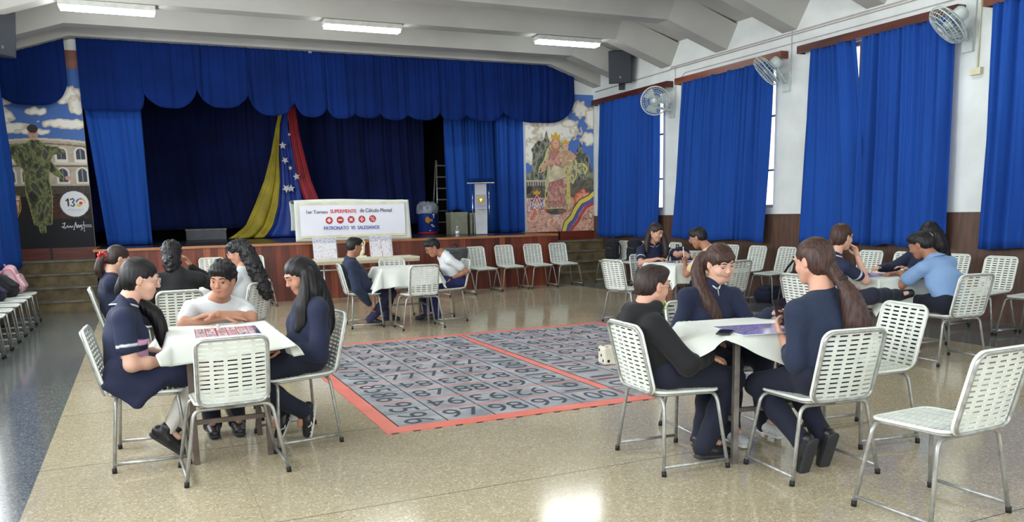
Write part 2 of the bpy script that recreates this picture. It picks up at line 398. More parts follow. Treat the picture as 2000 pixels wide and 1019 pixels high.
def glyph_mesh(text, width=None, height=None, offset=0.0, space=1.0):
    cu = bpy.data.curves.new('t', 'FONT'); cu.body = text; cu.align_x = 'CENTER'; cu.align_y = 'CENTER'; cu.offset = offset
    cu.space_character = space; cu.resolution_u = 4
    o = bpy.data.objects.new('t', cu); me = bpy.data.meshes.new_from_object(o)
    bpy.data.objects.remove(o); bpy.data.curves.remove(cu)
    V = np.array([v.co[:] for v in me.vertices]); F = [tuple(p.vertices) for p in me.polygons]; bpy.data.meshes.remove(me)
    mn, mx_ = V.min(0), V.max(0); V -= (mn + mx_) / 2
    sx = width / (mx_[0] - mn[0]) if width else None; sy = height / (mx_[1] - mn[1]) if height else None
    sx = sx or sy; sy = sy or sx; V[:, 0] *= sx; V[:, 1] *= sy
    return V, F
def lettering(name, text, M, mt, parent, width=None, height=None, offset=0.0):
    V, F = glyph_mesh(text, width, height, 0.0); n = len(V); b_ = (height or .06) * offset * 6
    if offset: V = np.concatenate([V + np.array([dx * b_, dy * b_, k * .0002]) for k, (dx, dy) in enumerate(((-.5, 0), (.5, 0), (0, .4)))]); F = [tuple(i + n * k for i in f) for k in range(3) for f in F]
    return mesh_obj(name, [M @ Vector(v) for v in V], F, mt, parent)

# ---------------- cloth sheets ----------------
def sheet(P, nu, nv, th=.006):
    """P(u,v)->Vector ; a cloth with two faces and closed edges"""
    V = []; F = []
    G = np.array([[P(i / nu, j / nv)[:] for i in range(nu + 1)] for j in range(nv + 1)])
    du = np.gradient(G, axis=1); dv = np.gradient(G, axis=0); N = np.cross(du, dv); N /= np.linalg.norm(N, axis=2, keepdims=True) + 1e-9
    B = G + N * th; V = G.reshape(-1, 3).tolist() + B.reshape(-1, 3).tolist(); n = (nu + 1) * (nv + 1); w_ = nu + 1
    for j in range(nv):
        for i in range(nu):
            a = j * w_ + i; F.append((a, a + 1, a + w_ + 1, a + w_)); F.append((n + a, n + a + w_, n + a + w_ + 1, n + a + 1))
    for i in range(nu):
        F.append((i, n + i, n + i + 1, i + 1)); a = nv * w_ + i; F.append((a, a + 1, n + a + 1, n + a))
    for j in range(nv):
        a = j * w_; F.append((a, a + w_, n + a + w_, n + a)); a = j * w_ + nu; F.append((a, n + a, n + a + w_, a + w_))
    return V, F
def sheet_obj(name, P, nu, nv, mt, parent=None, th=.006):
    V, F = sheet(P, nu, nv, th); return mesh_obj(name, V, F, mt, parent, smooth=True)
def folds(seed, n, amp):
    r = random.Random(seed); ph = [r.uniform(0, 6.28) for _ in range(6)]; m = [r.uniform(.25, .5) for _ in range(3)]
    def f(u, v):  # v 0 top ..1 bottom
        w_ = u + .012 * math.sin(3 * v + ph[0]) + .02 * math.sin(2 * PI * u * 1.7 + ph[1])
        a = math.sin(2 * PI * n * w_ + ph[2] + .5 * math.sin(2 * v + ph[3]))
        a2 = math.sin(2 * PI * n * .43 * w_ + ph[4]); a3 = math.sin(2 * PI * n * 2.1 * w_ + ph[5])
        k = .55 + .45 * v
        w2 = w_ + .035 * math.sin(2 * PI * u * 2.3 + ph[4]) + .02 * v * math.sin(2 * PI * u * 1.3 + ph[5])
        rdg = 1 - 2 * abs(math.sin(PI * n * .8 * w2 + ph[3])) ** .8
        return amp * (k * (a * .35 + a2 * .5 + rdg * .6) + (1 - v) * a3 * .35)
    return f

def wall_curtain(X, side, y0t, y1t, y0b, y1b, zt, zb, seed, n, label, cat='curtain', parts=None, amp=.075, name='curtain'):
    """curtain hanging along a side wall; y0 far edge, y1 near edge; side +1 right wall, -1 left wall"""
    f = folds(seed, n, amp); r = random.Random(seed)
    o = None
    def P(u, v):
        e = v ** .8
        y = (y0t + (y1t - y0t) * u) * (1 - e) + (y0b + (y1b - y0b) * u) * e
        z = zt + (zb - zt) * v + (.02 * math.sin(u * 9 + seed) if v > .99 else 0)
        return Vector((X - side * (.02 + f(u, v) + .05 * v), y, z))
    return P
CURT = [
 ('blue curtain over the window nearest the stage', [(15.33, 13.2, 15.4, 13.2)], 3.66, .87, 9.17),
 ('tall blue curtain between the two far wall fans', [(12.45, 10.2, 12.67, 10.25)], 3.66, .865, 9.17),
 ('blue curtain beside the nearest fan, two panels parted by a bright slit at top', [(9.43, 8.60, 9.54, 8.22), (8.47, 7.84, 8.44, 7.74), (7.86, 7.1, 7.77, 7.04)], 3.66, .87, 9.17),
 ('blue curtain cut off by the right edge of the photo', [(6.62, 4.4, 6.62, 4.4)], 3.66, .88, 9.17)]
for k, (lab, panels, zt, zb, X) in enumerate(CURT):
    yc = sum(p[0] + p[1] for p in panels) / (2 * len(panels))
    t = thing('curtain', lab, 'curtain', (X, yc, zb), 0, 'window curtains on the right wall')
    for j, (a, b_, c, d) in enumerate(panels):
        P = wall_curtain(X, 1, a, b_, c, d, zt, zb, 11 * k + j + 3, max(4, abs(b_ - a) / .19), '')
        o = sheet_obj('curtain_panel', P, int(abs(b_ - a) * 95), 26, M_curtain, t); o.matrix_parent_inverse = Matrix.Translation(-t.location)
    # pelmet board
ROD = [((15.74, 12.97), M_pelmet), ((12.73, 10.01), M_pelmet_l), ((9.68, 7.06), M_pelmet), ((6.73, 4.2), M_pelmet_l)]
for k, ((a, b_), mt) in enumerate(ROD):
    m = MB(); m.box((RXW - .15, b_, 3.655), (RXW - .13, a, 3.765)); m.box((RXW - .13, b_, 3.655), (RXW, b_ + .02, 3.765)); m.box((RXW - .13, a - .02, 3.655), (RXW, a, 3.765))
    o = m.build('pelmet', mt)
    tag(o, ['dark wooden pelmet board over the curtain nearest the stage', 'reddish wooden pelmet over the curtain between the far fans', 'long dark wooden pelmet behind the nearest fan', 'wooden pelmet cut off at the top right corner of the photo'][k], 'pelmet', 'pelmets over the curtains')
    m = MB(); m.tube([(RXW - .07, b_ + .02, 3.69), (RXW - .07, a - .02, 3.69)], .012, 8, 0); q = m.build('curtain_rod', M_steel, o)
t = thing('curtain', 'edge of a blue curtain on the left wall beside the painted priest', 'curtain', (-1.86, 14.4, .75))
P = wall_curtain(-1.90, -1, 15.55, 13.3, 15.6, 13.3, 3.66, .72, 77, 11, '')
o = sheet_obj('curtain_panel', P, 120, 20, M_curtain, t); o.matrix_parent_inverse = Matrix.Translation(-t.location)

# ---------------- stage valance ----------------
def ceil_z(x): return 4.47 - max(0, -.78 - x) * .333 - max(0, x - 8.06) * .31
SC = [(-.70, .27, 3.60, 3.60, 3.28), (.27, 1.13, 3.62, 3.72, 3.35), (1.13, 2.0, 3.72, 3.66, 3.38), (2.0, 2.82, 3.66, 3.55, 3.27), (2.82, 3.42, 3.55, 3.47, 3.26),
      (3.42, 3.95, 3.47, 3.37, 3.25), (3.95, 4.46, 3.38, 3.39, 3.27), (4.46, 5.01, 3.38, 3.37, 3.25), (5.01, 5.67, 3.37, 3.45, 3.26), (5.67, 6.24, 3.45, 3.4, 3.26),
      (6.24, 7.06, 3.42, 3.47, 3.27), (7.06, 8.72, 3.47, 3.75, 3.27)]
val = thing('stage_valance', 'blue scalloped valance hung across the top of the stage', 'valance', (3.4, 15.8, 3.3))
VI = Matrix.Translation(-val.location)
for k, (a, b_, za, zb_, zm) in enumerate(SC):
    fo = folds(200 + k, max(3, (b_ - a) * 6), .028)
    def P(u, v, a=a, b_=b_, za=za, zb_=zb_, zm=zm, fo=fo, k=k):
        x = a - .012 + (b_ - a + .024) * u; zt = ceil_z(x)
        side = za + (zb_ - za) * u; arc = (1 - abs(2 * u - 1) ** (2.6 if k not in (0,) else 9)) ** .75
        if k == 11: arc = (1 - abs(2 * u - 1) ** 3.5) ** .8
        if k == 0: side = 3.3 + .35 * u ** 10
        zb2 = side + (zm - side) * arc
        return Vector((x, 15.76 + fo(u, v) - .03 * v + (.01 * (k % 2)), zt + (zb2 - zt) * v))
    o = sheet_obj('scallop', P, max(18, int((b_ - a) * 46)), 16, M_valance, val); o.matrix_parent_inverse = VI
fo = folds(300, 5, .02)
def P(u, v):
    x = -1.97 + 1.08 * u; zt = ceil_z(x); side = 3.62 + .1 * u; arc = (1 - abs(2 * u - 1) ** 3.2) ** .7
    return Vector((x, 15.74 + fo(u, v), zt + (side + (3.34 - side) * arc - zt) * v))
o = sheet_obj('curtain_swag', P, 50, 18, M_valance)
tag(o, 'dark blue rounded cloth swag hanging above the left mural', 'valance')
# stage curtains
def stage_curtain(label, x0t, x1t, x0b, x1b, zt, zb, Y, seed, n, mt, amp=.05, zbf=None, group=None):
    fo = folds(seed, n, amp)
    def P(u, v):
        x = (x0t + (x1t - x0t) * u) * (1 - v) + (x0b + (x1b - x0b) * u) * v
        zz = zbf(u) if zbf else zb
        return Vector((x, Y + fo(u, v), zt + (zz - zt) * v))
    o = sheet_obj('stage_curtain', P, max(40, int(abs(x1t - x0t) * 45)), 24, mt)
    return tag(o, label, 'curtain', group)
stage_curtain('bright blue stage curtain drawn to the left end of the stage', -.72, .2, -.52, .2, 3.7, 1.0, 15.98, 401, 3.2, M_curtain, .06)
stage_curtain('bright blue stage curtain beside the right mural', 7.0, 7.72, 7.05, 7.68, 3.7, 1.0, 16.02, 402, 3.5, M_curtain, .05)
stage_curtain('short blue wing curtain with a scalloped hem behind the lectern', 6.12, 7.75, 6.12, 7.75, 3.8, 1.35, 16.75, 403, 9, M_curtain, .05, lambda u: 1.40 + .1 * abs(math.sin(u * PI * 3 + .3)) if u < .55 else 1.0)
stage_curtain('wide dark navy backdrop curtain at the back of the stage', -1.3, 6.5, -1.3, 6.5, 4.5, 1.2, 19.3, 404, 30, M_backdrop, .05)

# ---------------- flag drape ----------------
M_yel = mat('yellow_satin', (178, 160, 32), (150, 134, 24), rough=.55, scale=3); M_flb = mat('flag_blue_satin', (30, 66, 160), (24, 54, 136), rough=.55, scale=3)
M_red = mat('red_satin', (160, 28, 44), (132, 22, 36), rough=.55, scale=3); M_star = mat('white_felt', (226, 226, 222), rough=.8)
fl = thing('flag_drape', 'yellow, blue and red flag cloths with white stars hanging on the backdrop', 'flag', (2.9, 18.2, SZ)); FI = Matrix.Translation(-fl.location)
def lerp_rows(rows, z):
    for (z1, a1, b1), (z2, a2, b2) in zip(rows[:-1], rows[1:]):
        if z <= z1 and z >= z2: t_ = (z1 - z) / (z1 - z2); return a1 + (a2 - a1) * t_, b1 + (b2 - b1) * t_
    return rows[-1][1:]
def drape(name, rows, mt, Y, seed, n):
    fo = folds(seed, n, .05)
    def P(u, v):
        z = rows[0][0] + (rows[-1][0] - rows[0][0]) * v; a, b_ = lerp_rows(rows, z)
        return Vector((a + (b_ - a) * u, Y - .25 * v + fo(u, v) * min(1, (b_ - a) / .4), z))
    o = sheet_obj(name, P, 40, 40, mt, fl); o.matrix_parent_inverse = FI
drape('yellow_cloth', [(3.8, 2.98, 3.06), (3.39, 2.86, 2.93), (2.75, 2.70, 2.86), (2.2, 2.52, 2.84), (1.67, 2.28, 2.76), (1.25, 2.06, 2.62), (1.06, 1.80, 2.48), (SZ + .02, 1.70, 2.42)], M_yel, 18.3, 501, 2.5)
drape('blue_cloth', [(3.8, 3.0, 3.2), (3.39, 2.92, 3.12), (2.2, 2.84, 3.28), (1.67, 2.76, 3.36), (1.25, 2.6, 3.5), (SZ + .02, 2.40, 3.6)], M_flb, 18.38, 502, 3)
drape('red_cloth', [(3.8, 3.12, 3.3), (3.2, 3.14, 3.34), (2.2, 3.24, 3.52), (1.78, 3.34, 3.66), (1.3, 3.45, 3.85), (SZ + .02, 3.5, 3.98)], M_red, 18.33, 503, 2.5)
for (x, z, r, a) in [(2.93, 2.93, .085, 0), (2.96, 2.62, .08, .5), (3.06, 2.46, .05, 1), (3.18, 2.28, .08, .2), (2.95, 2.03, .095, .6), (3.05, 2.03, .085, 0), (3.08, 3.16, .035, .3)]:
    m = MB(); pts = [(x + (r if i % 2 == 0 else r * .45) * math.cos(a + PI / 2 + i * PI / 5), z + (r if i % 2 == 0 else r * .45) * math.sin(a + PI / 2 + i * PI / 5)) for i in range(10)]
    m.prism(pts, 18.02, 18.04, 'y'); o = m.build('star', M_star, fl); o.matrix_parent_inverse = FI

# ---------------- banner table ----------------
M_cloth = mat('white_table_cloth', (214, 219, 212), (204, 209, 202), rough=.85, scale=3, bump=.12, bdist=.01, sheen=.2)
M_cream = mat('cream_band', (224, 220, 186), rough=.7); M_banner = mat('white_vinyl', (228, 230, 240), (222, 224, 236), rough=.45, scale=2, bump=.1, bdist=.01)
M_inkk = mat('dark_grey_ink', (52, 58, 72), rough=.6); M_inkr = mat('red_ink', (206, 70, 84), (196, 60, 76), rough=.6); M_inkb = mat('blue_ink', (64, 70, 168), rough=.6)
M_wh = mat('white_ink', (235, 230, 232), rough=.6); M_circ = mat('red_disc_ink', (192, 52, 62), (178, 44, 56), rough=.6)
bt = thing('folding_table', 'table under a white cloth at the stage edge carrying the tournament banner', 'table', (3.43, 14.55, SZ))
BI = Matrix.Translation(-bt.location)
m = MB(); m.box((2.5, 14.3, 1.655), (4.36, 14.85, 1.685)); m.build('tabletop', M_steel, bt).matrix_parent_inverse = BI
for x in (2.58, 4.28):
    for y in (14.36, 14.8):
        m = MB(); m.tube([(x, y, SZ), (x, y, 1.66)], .015); m.build('leg', M_steel, bt).matrix_parent_inverse = BI
def P(u, v):  # cloth over the table: front drop, top, back drop
    s_ = v * 1.75; x = 2.46 + 1.94 * u
    rip = .012 * math.sin(u * 17) + .008 * math.sin(u * 41)
    if s_ < .68: y, z = 14.27 + rip * (1 - s_ / .68), 1.01 + s_
    elif s_ < 1.24: y, z = 14.27 + (s_ - .68), 1.69 + .006 * math.sin(u * 12)
    else: y, z = 14.86, 1.69 - (s_ - 1.24)
    return Vector((x + .02 * math.sin(v * 9), y, z))
o = sheet_obj('tablecloth', P, 60, 60, M_cloth); tag(o, 'white cloth over the table at the stage edge, behind the banner', 'tablecloth')
for x0, s_ in ((2.455, -1), (4.405, 1)):
    pass
def P(u, v):
    x = 2.44 + 2.03 * u; z = 1.70 - .70 * v + .015 * math.sin(u * 5) * (1 - v) - .012 * u * (v > .9)
    return Vector((x + .03 * (u - .2) * v, 14.235 - .03 * v + .006 * math.sin(u * 23), z))
bn = sheet_obj('banner', P, 50, 16, M_cloth, None, .004)
tag(bn, 'white tournament banner with red round symbols hanging at the stage edge', 'banner')
m = MB(); m.box((2.52, 14.19, 1.055), (4.38, 14.196, 1.655)); m.build('printed_panel', M_banner, bn)
for z0, z1 in ((1.62, 1.655), (1.055, 1.095)):
    m = MB(); m.box((2.52, 14.186, z0), (4.38, 14.190, z1)); m.build('cream_border', M_cream, bn)
def WM(x, y, z, rot=0): return Matrix.Translation((x, y, z)) @ Matrix.Rotation(PI / 2, 4, 'X') @ Matrix.Rotation(rot, 4, 'Z')
rr = -.006
lettering('lettering', '1er Torneo', WM(2.815, 14.184, 1.498, rr), M_inkk, bn, width=.36, height=.058, offset=.006)
lettering('lettering', 'SUPERMENTE', WM(3.27, 14.184, 1.503, rr), M_inkr, bn, width=.455, height=.062, offset=.014)
lettering('lettering', 'de C\u00e1lculo Mental', WM(3.85, 14.184, 1.51, rr), M_inkk, bn, width=.575, height=.066, offset=.006)
lettering('lettering', 'PATRONATO  VS  SALESIANOS', WM(3.41, 14.184, 1.215, rr), M_inkb, bn, width=.98, height=.062, offset=.008)
for i, ch in enumerate('+\u2212x\u00f7%'):
    cx_ = 3.015 + i * .192; cz = 1.35 + i * .003
    m = MB(); m.lathe([(0.0001, 0), (.062, 0), (.062, .003), (.0001, .003)], (0, 0, 0), 28, 0, Matrix.Translation((cx_, 14.188, cz)) @ Matrix.Rotation(PI / 2, 4, 'X'), False)
    sy = m.build('symbol_disc', M_circ, bn)
    W = .011
    m = MB()
    if i in (0, 2):
        for a in (0, PI / 2):
            Mx = Matrix.Translation((cx_, 14.183 - (.0006 if a else 0), cz)) @ Matrix.Rotation(a + (PI / 4 if i == 2 else 0), 4, 'Y'); m.box((-.034, -.001, -W), (.034, .001, W), 0, Mx)
    elif i == 1: m.box((cx_ - .036, 14.182, cz - W), (cx_ + .036, 14.184, cz + W))
    elif i == 3:
        m.box((cx_ - .036, 14.182, cz - .008), (cx_ + .036, 14.184, cz + .008))
        for d in (-.028, .028): m.box((cx_ - W, 14.182, cz + d - W), (cx_ + W, 14.184, cz + d + W))
    if m.v: m.build('symbol', M_wh, sy)
    else: lettering('symbol', '%', WM(cx_, 14.183, cz), M_wh, sy, width=.075, height=.07, offset=.0)

# ---------------- murals ----------------
def cloud(C, cx, cy, rx, ry, seed, cols=((238, 236, 226), (222, 214, 196), (200, 188, 168))):
    n = C.noise(5, seed); d = ((C.u - cx) / rx) ** 2 + ((C.v - cy) / ry) ** 2 + n * .38
    for k, c in enumerate(cols[::-1]): C.put(d < 1 - .28 * k, c)
# left mural
W, Hh = 1.27, 3.05
C = Canvas(W, Hh, 150, 340, (74, 112, 176), 1)
C.put(np.clip((C.v - .6) / .5, 0, 1), (52, 88, 160))
for a in [(.05, .80, .17, .035, 1), (.0, .72, .22, .045, 2), (.78, .84, .26, .05, 3), (.45, .745, .14, .02, 4), (.12, .655, .3, .03, 5), (.82, .68, .33, .028, 6), (.95, .78, .12, .05, 7), (.4, .635, .2, .018, 8)]:
    cloud(C, *a)
stone = (178, 166, 148)
top = .602 - .03 * (C.u - .5) ** 2 * 2
C.put((C.v < top) & (C.v > .33), stone)
C.mottle((C.v < top) & (C.v > .33), [(160, 148, 130), (178, 166, 148), (190, 178, 160), (170, 158, 142)], 3, 21)
C.put((C.v < top) & (C.v > top - .012), (208, 196, 176)); C.put(abs(C.v - (top - .03)) < .004, (120, 106, 92)); C.put(abs(C.v - .465) < .007, (206, 196, 178)); C.put(abs(C.v - .452) < .004, (110, 98, 88))
for cx in (.08, .28, .70, .93):
    for (cy, h) in ((.515, .035), (.40, .04)):
        def arch(w_, h_, c):
            C.put((abs(C.u - cx) < w_) & (C.v > cy - h_) & (C.v < cy + h_ * .3), c); C.ell(cx, cy + h_ * .3, w_, h_ * .75, c)
        arch(.078, h + .004, (222, 218, 204)); arch(.055, h - .004, (64, 70, 84)); C.put((abs(C.u - cx) < .004) & (C.v > cy - h) & (C.v < cy + h), (150, 150, 150))
        if cy > .5: C.put((abs(C.u - cx) < .075) & (abs(C.v - (cy - h)) < .009), (224, 220, 210))
C.put((C.v < .345) & (C.v > .28), (60, 54, 50)); C.mottle((C.v < .345) & (C.v > .28), [(60, 54, 52), (84, 74, 64), (48, 44, 44)], 9, 22, 3, .4)
C.put(C.v < .285, (30, 28, 32)); C.mottle((C.v < .30) & (C.v > .15) & (C.u > .3), [(30, 28, 32), (52, 32, 30), (84, 48, 34), (34, 28, 32)], 2.2, 23)
C.put((C.v < .16), (27, 28, 34))
# robed figure
robe = [(.30, .57), (.10, .555), (.07, .525), (.13, .50), (.18, .455), (.24, .44), (.25, .40), (.25, .30), (.28, .22), (.31, .13), (.36, .12), (.37, .085), (.42, .085), (.42, .125), (.50, .13), (.52, .20), (.54, .28), (.52, .38), (.53, .43), (.60, .40), (.68, .378), (.70, .39), (.62, .44), (.56, .48), (.60, .51), (.74, .525), (.66, .555), (.52, .56), (.45, .59), (.36, .59)]
C.mottle(C.inside([(x + (.012 if x > .38 else -.012), y + .003) for x, y in robe]), [(168, 164, 86), (126, 130, 72)], 3, 30)
C.mottle(C.inside(robe), [(38, 42, 38), (62, 68, 48), (92, 98, 66), (140, 142, 92), (54, 60, 50), (78, 80, 72)], 3.2, 31, 1.6, .7)
C.ell(.395, .628, .058, .038, (196, 156, 136)); C.ell(.395, .652, .062, .022, (58, 48, 44)); C.ell(.375, .632, .009, .004, (60, 40, 36)); C.ell(.415, .632, .009, .004, (60, 40, 36)); C.stroke([(.38, .611), (.41, .611)], .005, (140, 84, 74))
C.stroke([(.395, .63), (.398, .62)], .004, (160, 116, 98)); C.ell(.755, .386, .04, .012, (196, 158, 138))
# shield
sh = [(.035, .285), (.10, .293), (.165, .285), (.16, .215), (.10, .165), (.045, .215)]
C.poly([(.10 + (x - .10) * 1.12, .23 + (y - .23) * 1.08) for x, y in sh], (190, 168, 84)); C.poly(sh, (168, 42, 40)); C.poly([(.05, .262), (.15, .262), (.145, .215), (.10, .178), (.055, .215)], (206, 196, 150)); C.poly([(.04, .285), (.16, .285), (.158, .268), (.043, .268)], (226, 220, 214))
C.ring(.10, .226, .03, .016, .3, (150, 140, 96)); C.stroke([(.08, .205), (.10, .195), (.12, .205)], .005, (60, 60, 50)); C.stroke([(.06, .277), (.145, .277)], .004, (170, 90, 90))
# anniversary badge
C.ell(.80, .243, .185, .077, (60, 62, 66)); C.ell(.80, .243, .172, .071, (232, 234, 236))
C.stroke([(.70, .262), (.725, .272), (.725, .232)], .010, (40, 42, 48)); C.stroke([(.755, .268), (.785, .272), (.80, .262), (.775, .252), (.80, .242), (.785, .231), (.755, .234)], .010, (40, 42, 48))
for k, c in enumerate([(60, 90, 180), (60, 90, 180), (206, 70, 60), (206, 70, 60), (230, 190, 60), (230, 190, 60)]):
    a0 = PI * .95 - k * .5; C.stroke([(.875 + .05 * math.cos(a0 - q * .16), .250 + .021 * math.sin(a0 - q * .16)) for q in range(4)], .011, c)
C.ell(.875, .247, .022, .009, (204, 60, 58)); C.ell(.85, .235, .03, .008, (232, 200, 60)); C.stroke([(.72, .213), (.90, .213)], .0045, (190, 192, 196)); C.stroke([(.76, .203), (.87, .203)], .004, (200, 202, 206))
# painter's signature
sg = (214, 216, 220); C.stroke([(.63, .135), (.66, .138), (.645, .115), (.62, .118), (.655, .108), (.69, .122), (.70, .112), (.72, .122), (.735, .112), (.75, .12)], .006, sg)
C.stroke([(.76, .10), (.79, .14), (.80, .11), (.82, .125), (.83, .112), (.85, .12), (.865, .108), (.85, .098)], .006, sg); C.stroke([(.885, .145), (.885, .09)], .006, sg); C.stroke([(.84, .123), (.97, .124)], .005, sg); C.stroke([(.90, .116), (.98, .116)], .006, sg)
C.stroke([(.0, .125), (.03, .14), (.05, .12)], .007, sg)
t = thing('mural', 'painted mural of a robed priest before an arcaded building under clouds', 'mural', (-1.355, YF - .02, SZ))
m = MB(); m.box((-1.99 + 1.355, 0, 0), (-.72 + 1.355, .018, 3.05)); m.build('board', M_plaster, t)
C.build('painting', M_paint, t, Matrix.Translation((0, -.002, 0)) @ WALLM)
m = MB(); m.box((-1.0 + 1.355, -.012, 2.98), (-.72 + 1.355, .0, 3.28)); m.build('wood_batten', M_pelmet_l, t)
# right mural
W, Hh = 1.655, 2.92
C = Canvas(W, Hh, 190, 335, (80, 118, 190), 2)
for a in [(.25, .83, .3, .07, 1), (.0, .72, .25, .10, 2), (.45, .74, .35, .10, 3), (.80, .89, .12, .06, 4), (.97, .83, .1, .08, 5), (.93, .68, .12, .05, 6), (.62, .79, .12, .03, 9), (.1, .58, .2, .1, 7)]: cloud(C, *a)
G = [(96, 104, 88), (70, 76, 70), (128, 130, 110), (156, 156, 138), (52, 54, 54)]
for p, sd in (([(.0, .30), (.0, .42), (.08, .44), (.10, .56), (.08, .60), (.17, .66), (.26, .66), (.30, .74), (.34, .66), (.44, .62), (.5, .3)], 41), ([(.60, .30), (.62, .50), (.74, .58), (.80, .66), (.84, .59), (.94, .55), (.95, .48), (1, .44), (1, .28)], 42)):
    C.mottle(C.inside(p), G, 3, sd, 1.4, .8)
C.put((C.v < .38) & (C.v > .26), (88, 84, 78)); C.mottle((C.v < .38) & (C.v > .24), [(70, 68, 66), (96, 90, 82), (120, 112, 96), (58, 56, 56)], 3, 44)
C.put((abs(C.v - .372) < .006) & (C.u < .32), (196, 190, 170))
for k in range(8): C.put((abs(C.u - .03 - k * .035) < .006) & (abs(C.v - .352) < .014), (196, 190, 170))
C.mottle(C.v < .25, [(206, 128, 104), (232, 180, 158), (238, 222, 210), (186, 104, 86), (226, 196, 176), (214, 150, 122), (130, 96, 90), (236, 214, 198)], 2.6, 45)
cloud(C, .85, .235, .16, .07, 46, ((232, 160, 130), (214, 120, 92), (190, 96, 76))); C.mottle(((C.u - .44) / .16) ** 2 + ((C.v - .155) / .03) ** 2 < 1, [(64, 62, 66), (90, 84, 84), (150, 110, 100)], 3, 47)
# lady's cloak and gown, child on her arm
cl = [(.36, .63), (.30, .58), (.27, .52), (.20, .47), (.19, .43), (.26, .44), (.32, .46), (.30, .38), (.28, .30), (.27, .21), (.30, .175), (.52, .175), (.62, .165), (.64, .20), (.63, .36), (.68, .35), (.74, .42), (.86, .42), (.89, .46), (.84, .50), (.74, .50), (.66, .56), (.58, .61), (.50, .64)]
C.put(C.inside([(.45 + (x - .45) * 1.05, .40 + (y - .40) * 1.02) for x, y in cl]), (224, 216, 130))
C.mottle(C.inside(cl), [(92, 96, 76), (186, 180, 130), (214, 208, 164), (120, 118, 96), (150, 140, 120)], 2.8, 48, 1.5, .8)
gown = [(.34, .60), (.33, .52), (.36, .44), (.32, .34), (.30, .24), (.29, .185), (.56, .18), (.57, .33), (.55, .44), (.50, .55), (.48, .61)]
C.mottle(C.inside(gown), [(176, 118, 112), (204, 150, 136), (152, 96, 98), (220, 176, 156), (196, 140, 104)], 3, 49, 1.6, .6)
C.mottle(C.inside([(.33, .41), (.40, .49), (.56, .46), (.58, .40), (.48, .385), (.33, .36)]), [(226, 218, 190), (206, 196, 160), (180, 176, 150)], 3, 50)
C.mottle(C.inside([(.58, .20), (.64, .20), (.63, .52), (.60, .52)]), [(206, 170, 90), (226, 200, 130), (180, 140, 80)], 5, 51)
C.ell(.435, .635, .075, .05, (190, 140, 96)); C.ell(.435, .642, .045, .032, (226, 178, 154)); C.poly([(.37, .675), (.37, .715), (.40, .70), (.435, .73), (.47, .70), (.50, .715), (.50, .675)], (222, 176, 70))
for x in (.42, .452): C.ell(x, .645, .006, .003, (90, 60, 50))
C.stroke([(.425, .625), (.447, .625)], .004, (176, 90, 84))
C.mottle(C.inside([(.50, .59), (.66, .59), (.70, .52), (.64, .48), (.54, .49), (.49, .53)]), [(214, 196, 150), (190, 150, 120), (226, 212, 180)], 4, 52)
C.ell(.58, .622, .043, .028, (226, 178, 150)); C.poly([(.53, .64), (.53, .668), (.555, .66), (.58, .678), (.605, .66), (.63, .668), (.63, .64)], (222, 176, 70))
for x in (.565, .595): C.ell(x, .624, .005, .0028, (90, 60, 50))
for p in ([(.36, .52), (.28, .49), (.24, .45)], [(.50, .57), (.44, .53), (.47, .50)], [(.64, .58), (.72, .55)]): C.stroke(p, .035, (214, 160, 140))
C.stroke([(.57, .19), (.59, .165), (.60, .15)], .022, (206, 150, 130))
# crossed letters with crown
mA, mM = (176, 48, 52), (50, 74, 150)
def outl(pts, wd, c): C.stroke(pts, wd + .012, (232, 228, 226)); C.stroke(pts, wd, c)
outl([(.06, .165), (.075, .235), (.15, .175), (.225, .235), (.24, .165)], .011, mM); outl([(.075, .165), (.15, .262), (.225, .165)], .014, mA); outl([(.11, .20), (.15, .17), (.19, .20)], .008, mM)
C.stroke([(.05, .165), (.11, .165)], .009, mA); C.stroke([(.19, .165), (.25, .165)], .009, mA); C.stroke([(.06, .235), (.10, .235)], .009, mM); C.stroke([(.20, .235), (.24, .235)], .009, mM)
C.poly([(.105, .275), (.095, .30), (.125, .293), (.15, .308), (.175, .293), (.205, .30), (.195, .275)], (224, 160, 50))
# tricolour ribbon
rb = [(1.02, .285), (.93, .245), (.80, .215), (.72, .16), (.66, .10), (.58, .06), (.53, -.02)]
for k, c in enumerate([(60, 58, 50), (226, 206, 92), (84, 100, 168), (180, 76, 84)]):
    dx = [0, -.0, .045, .085][k]; C.stroke([(x + dx, y - dx * .45) for x, y in rb], [.066, .045, .036, .036][k], c)
C.stroke([(.78, .09), (.80, .10), (.82, .085), (.84, .10), (.86, .09), (.93, .092)], .004, (50, 46, 50)); C.stroke([(.87, .115), (.87, .07)], .004, (50, 46, 50)); C.stroke([(.84, .11), (.84, .075)], .004, (50, 46, 50))
t = thing('mural', 'painted mural of a crowned lady holding a child above a tricolour ribbon', 'mural', (8.45, YF - .02, SZ))
m = MB(); m.box((-.828, 0, 0), (.828, .018, 2.92)); m.build('board', M_plaster, t)
C.build('painting', M_paint, t, Matrix.Translation((0, -.002, 0)) @ WALLM)

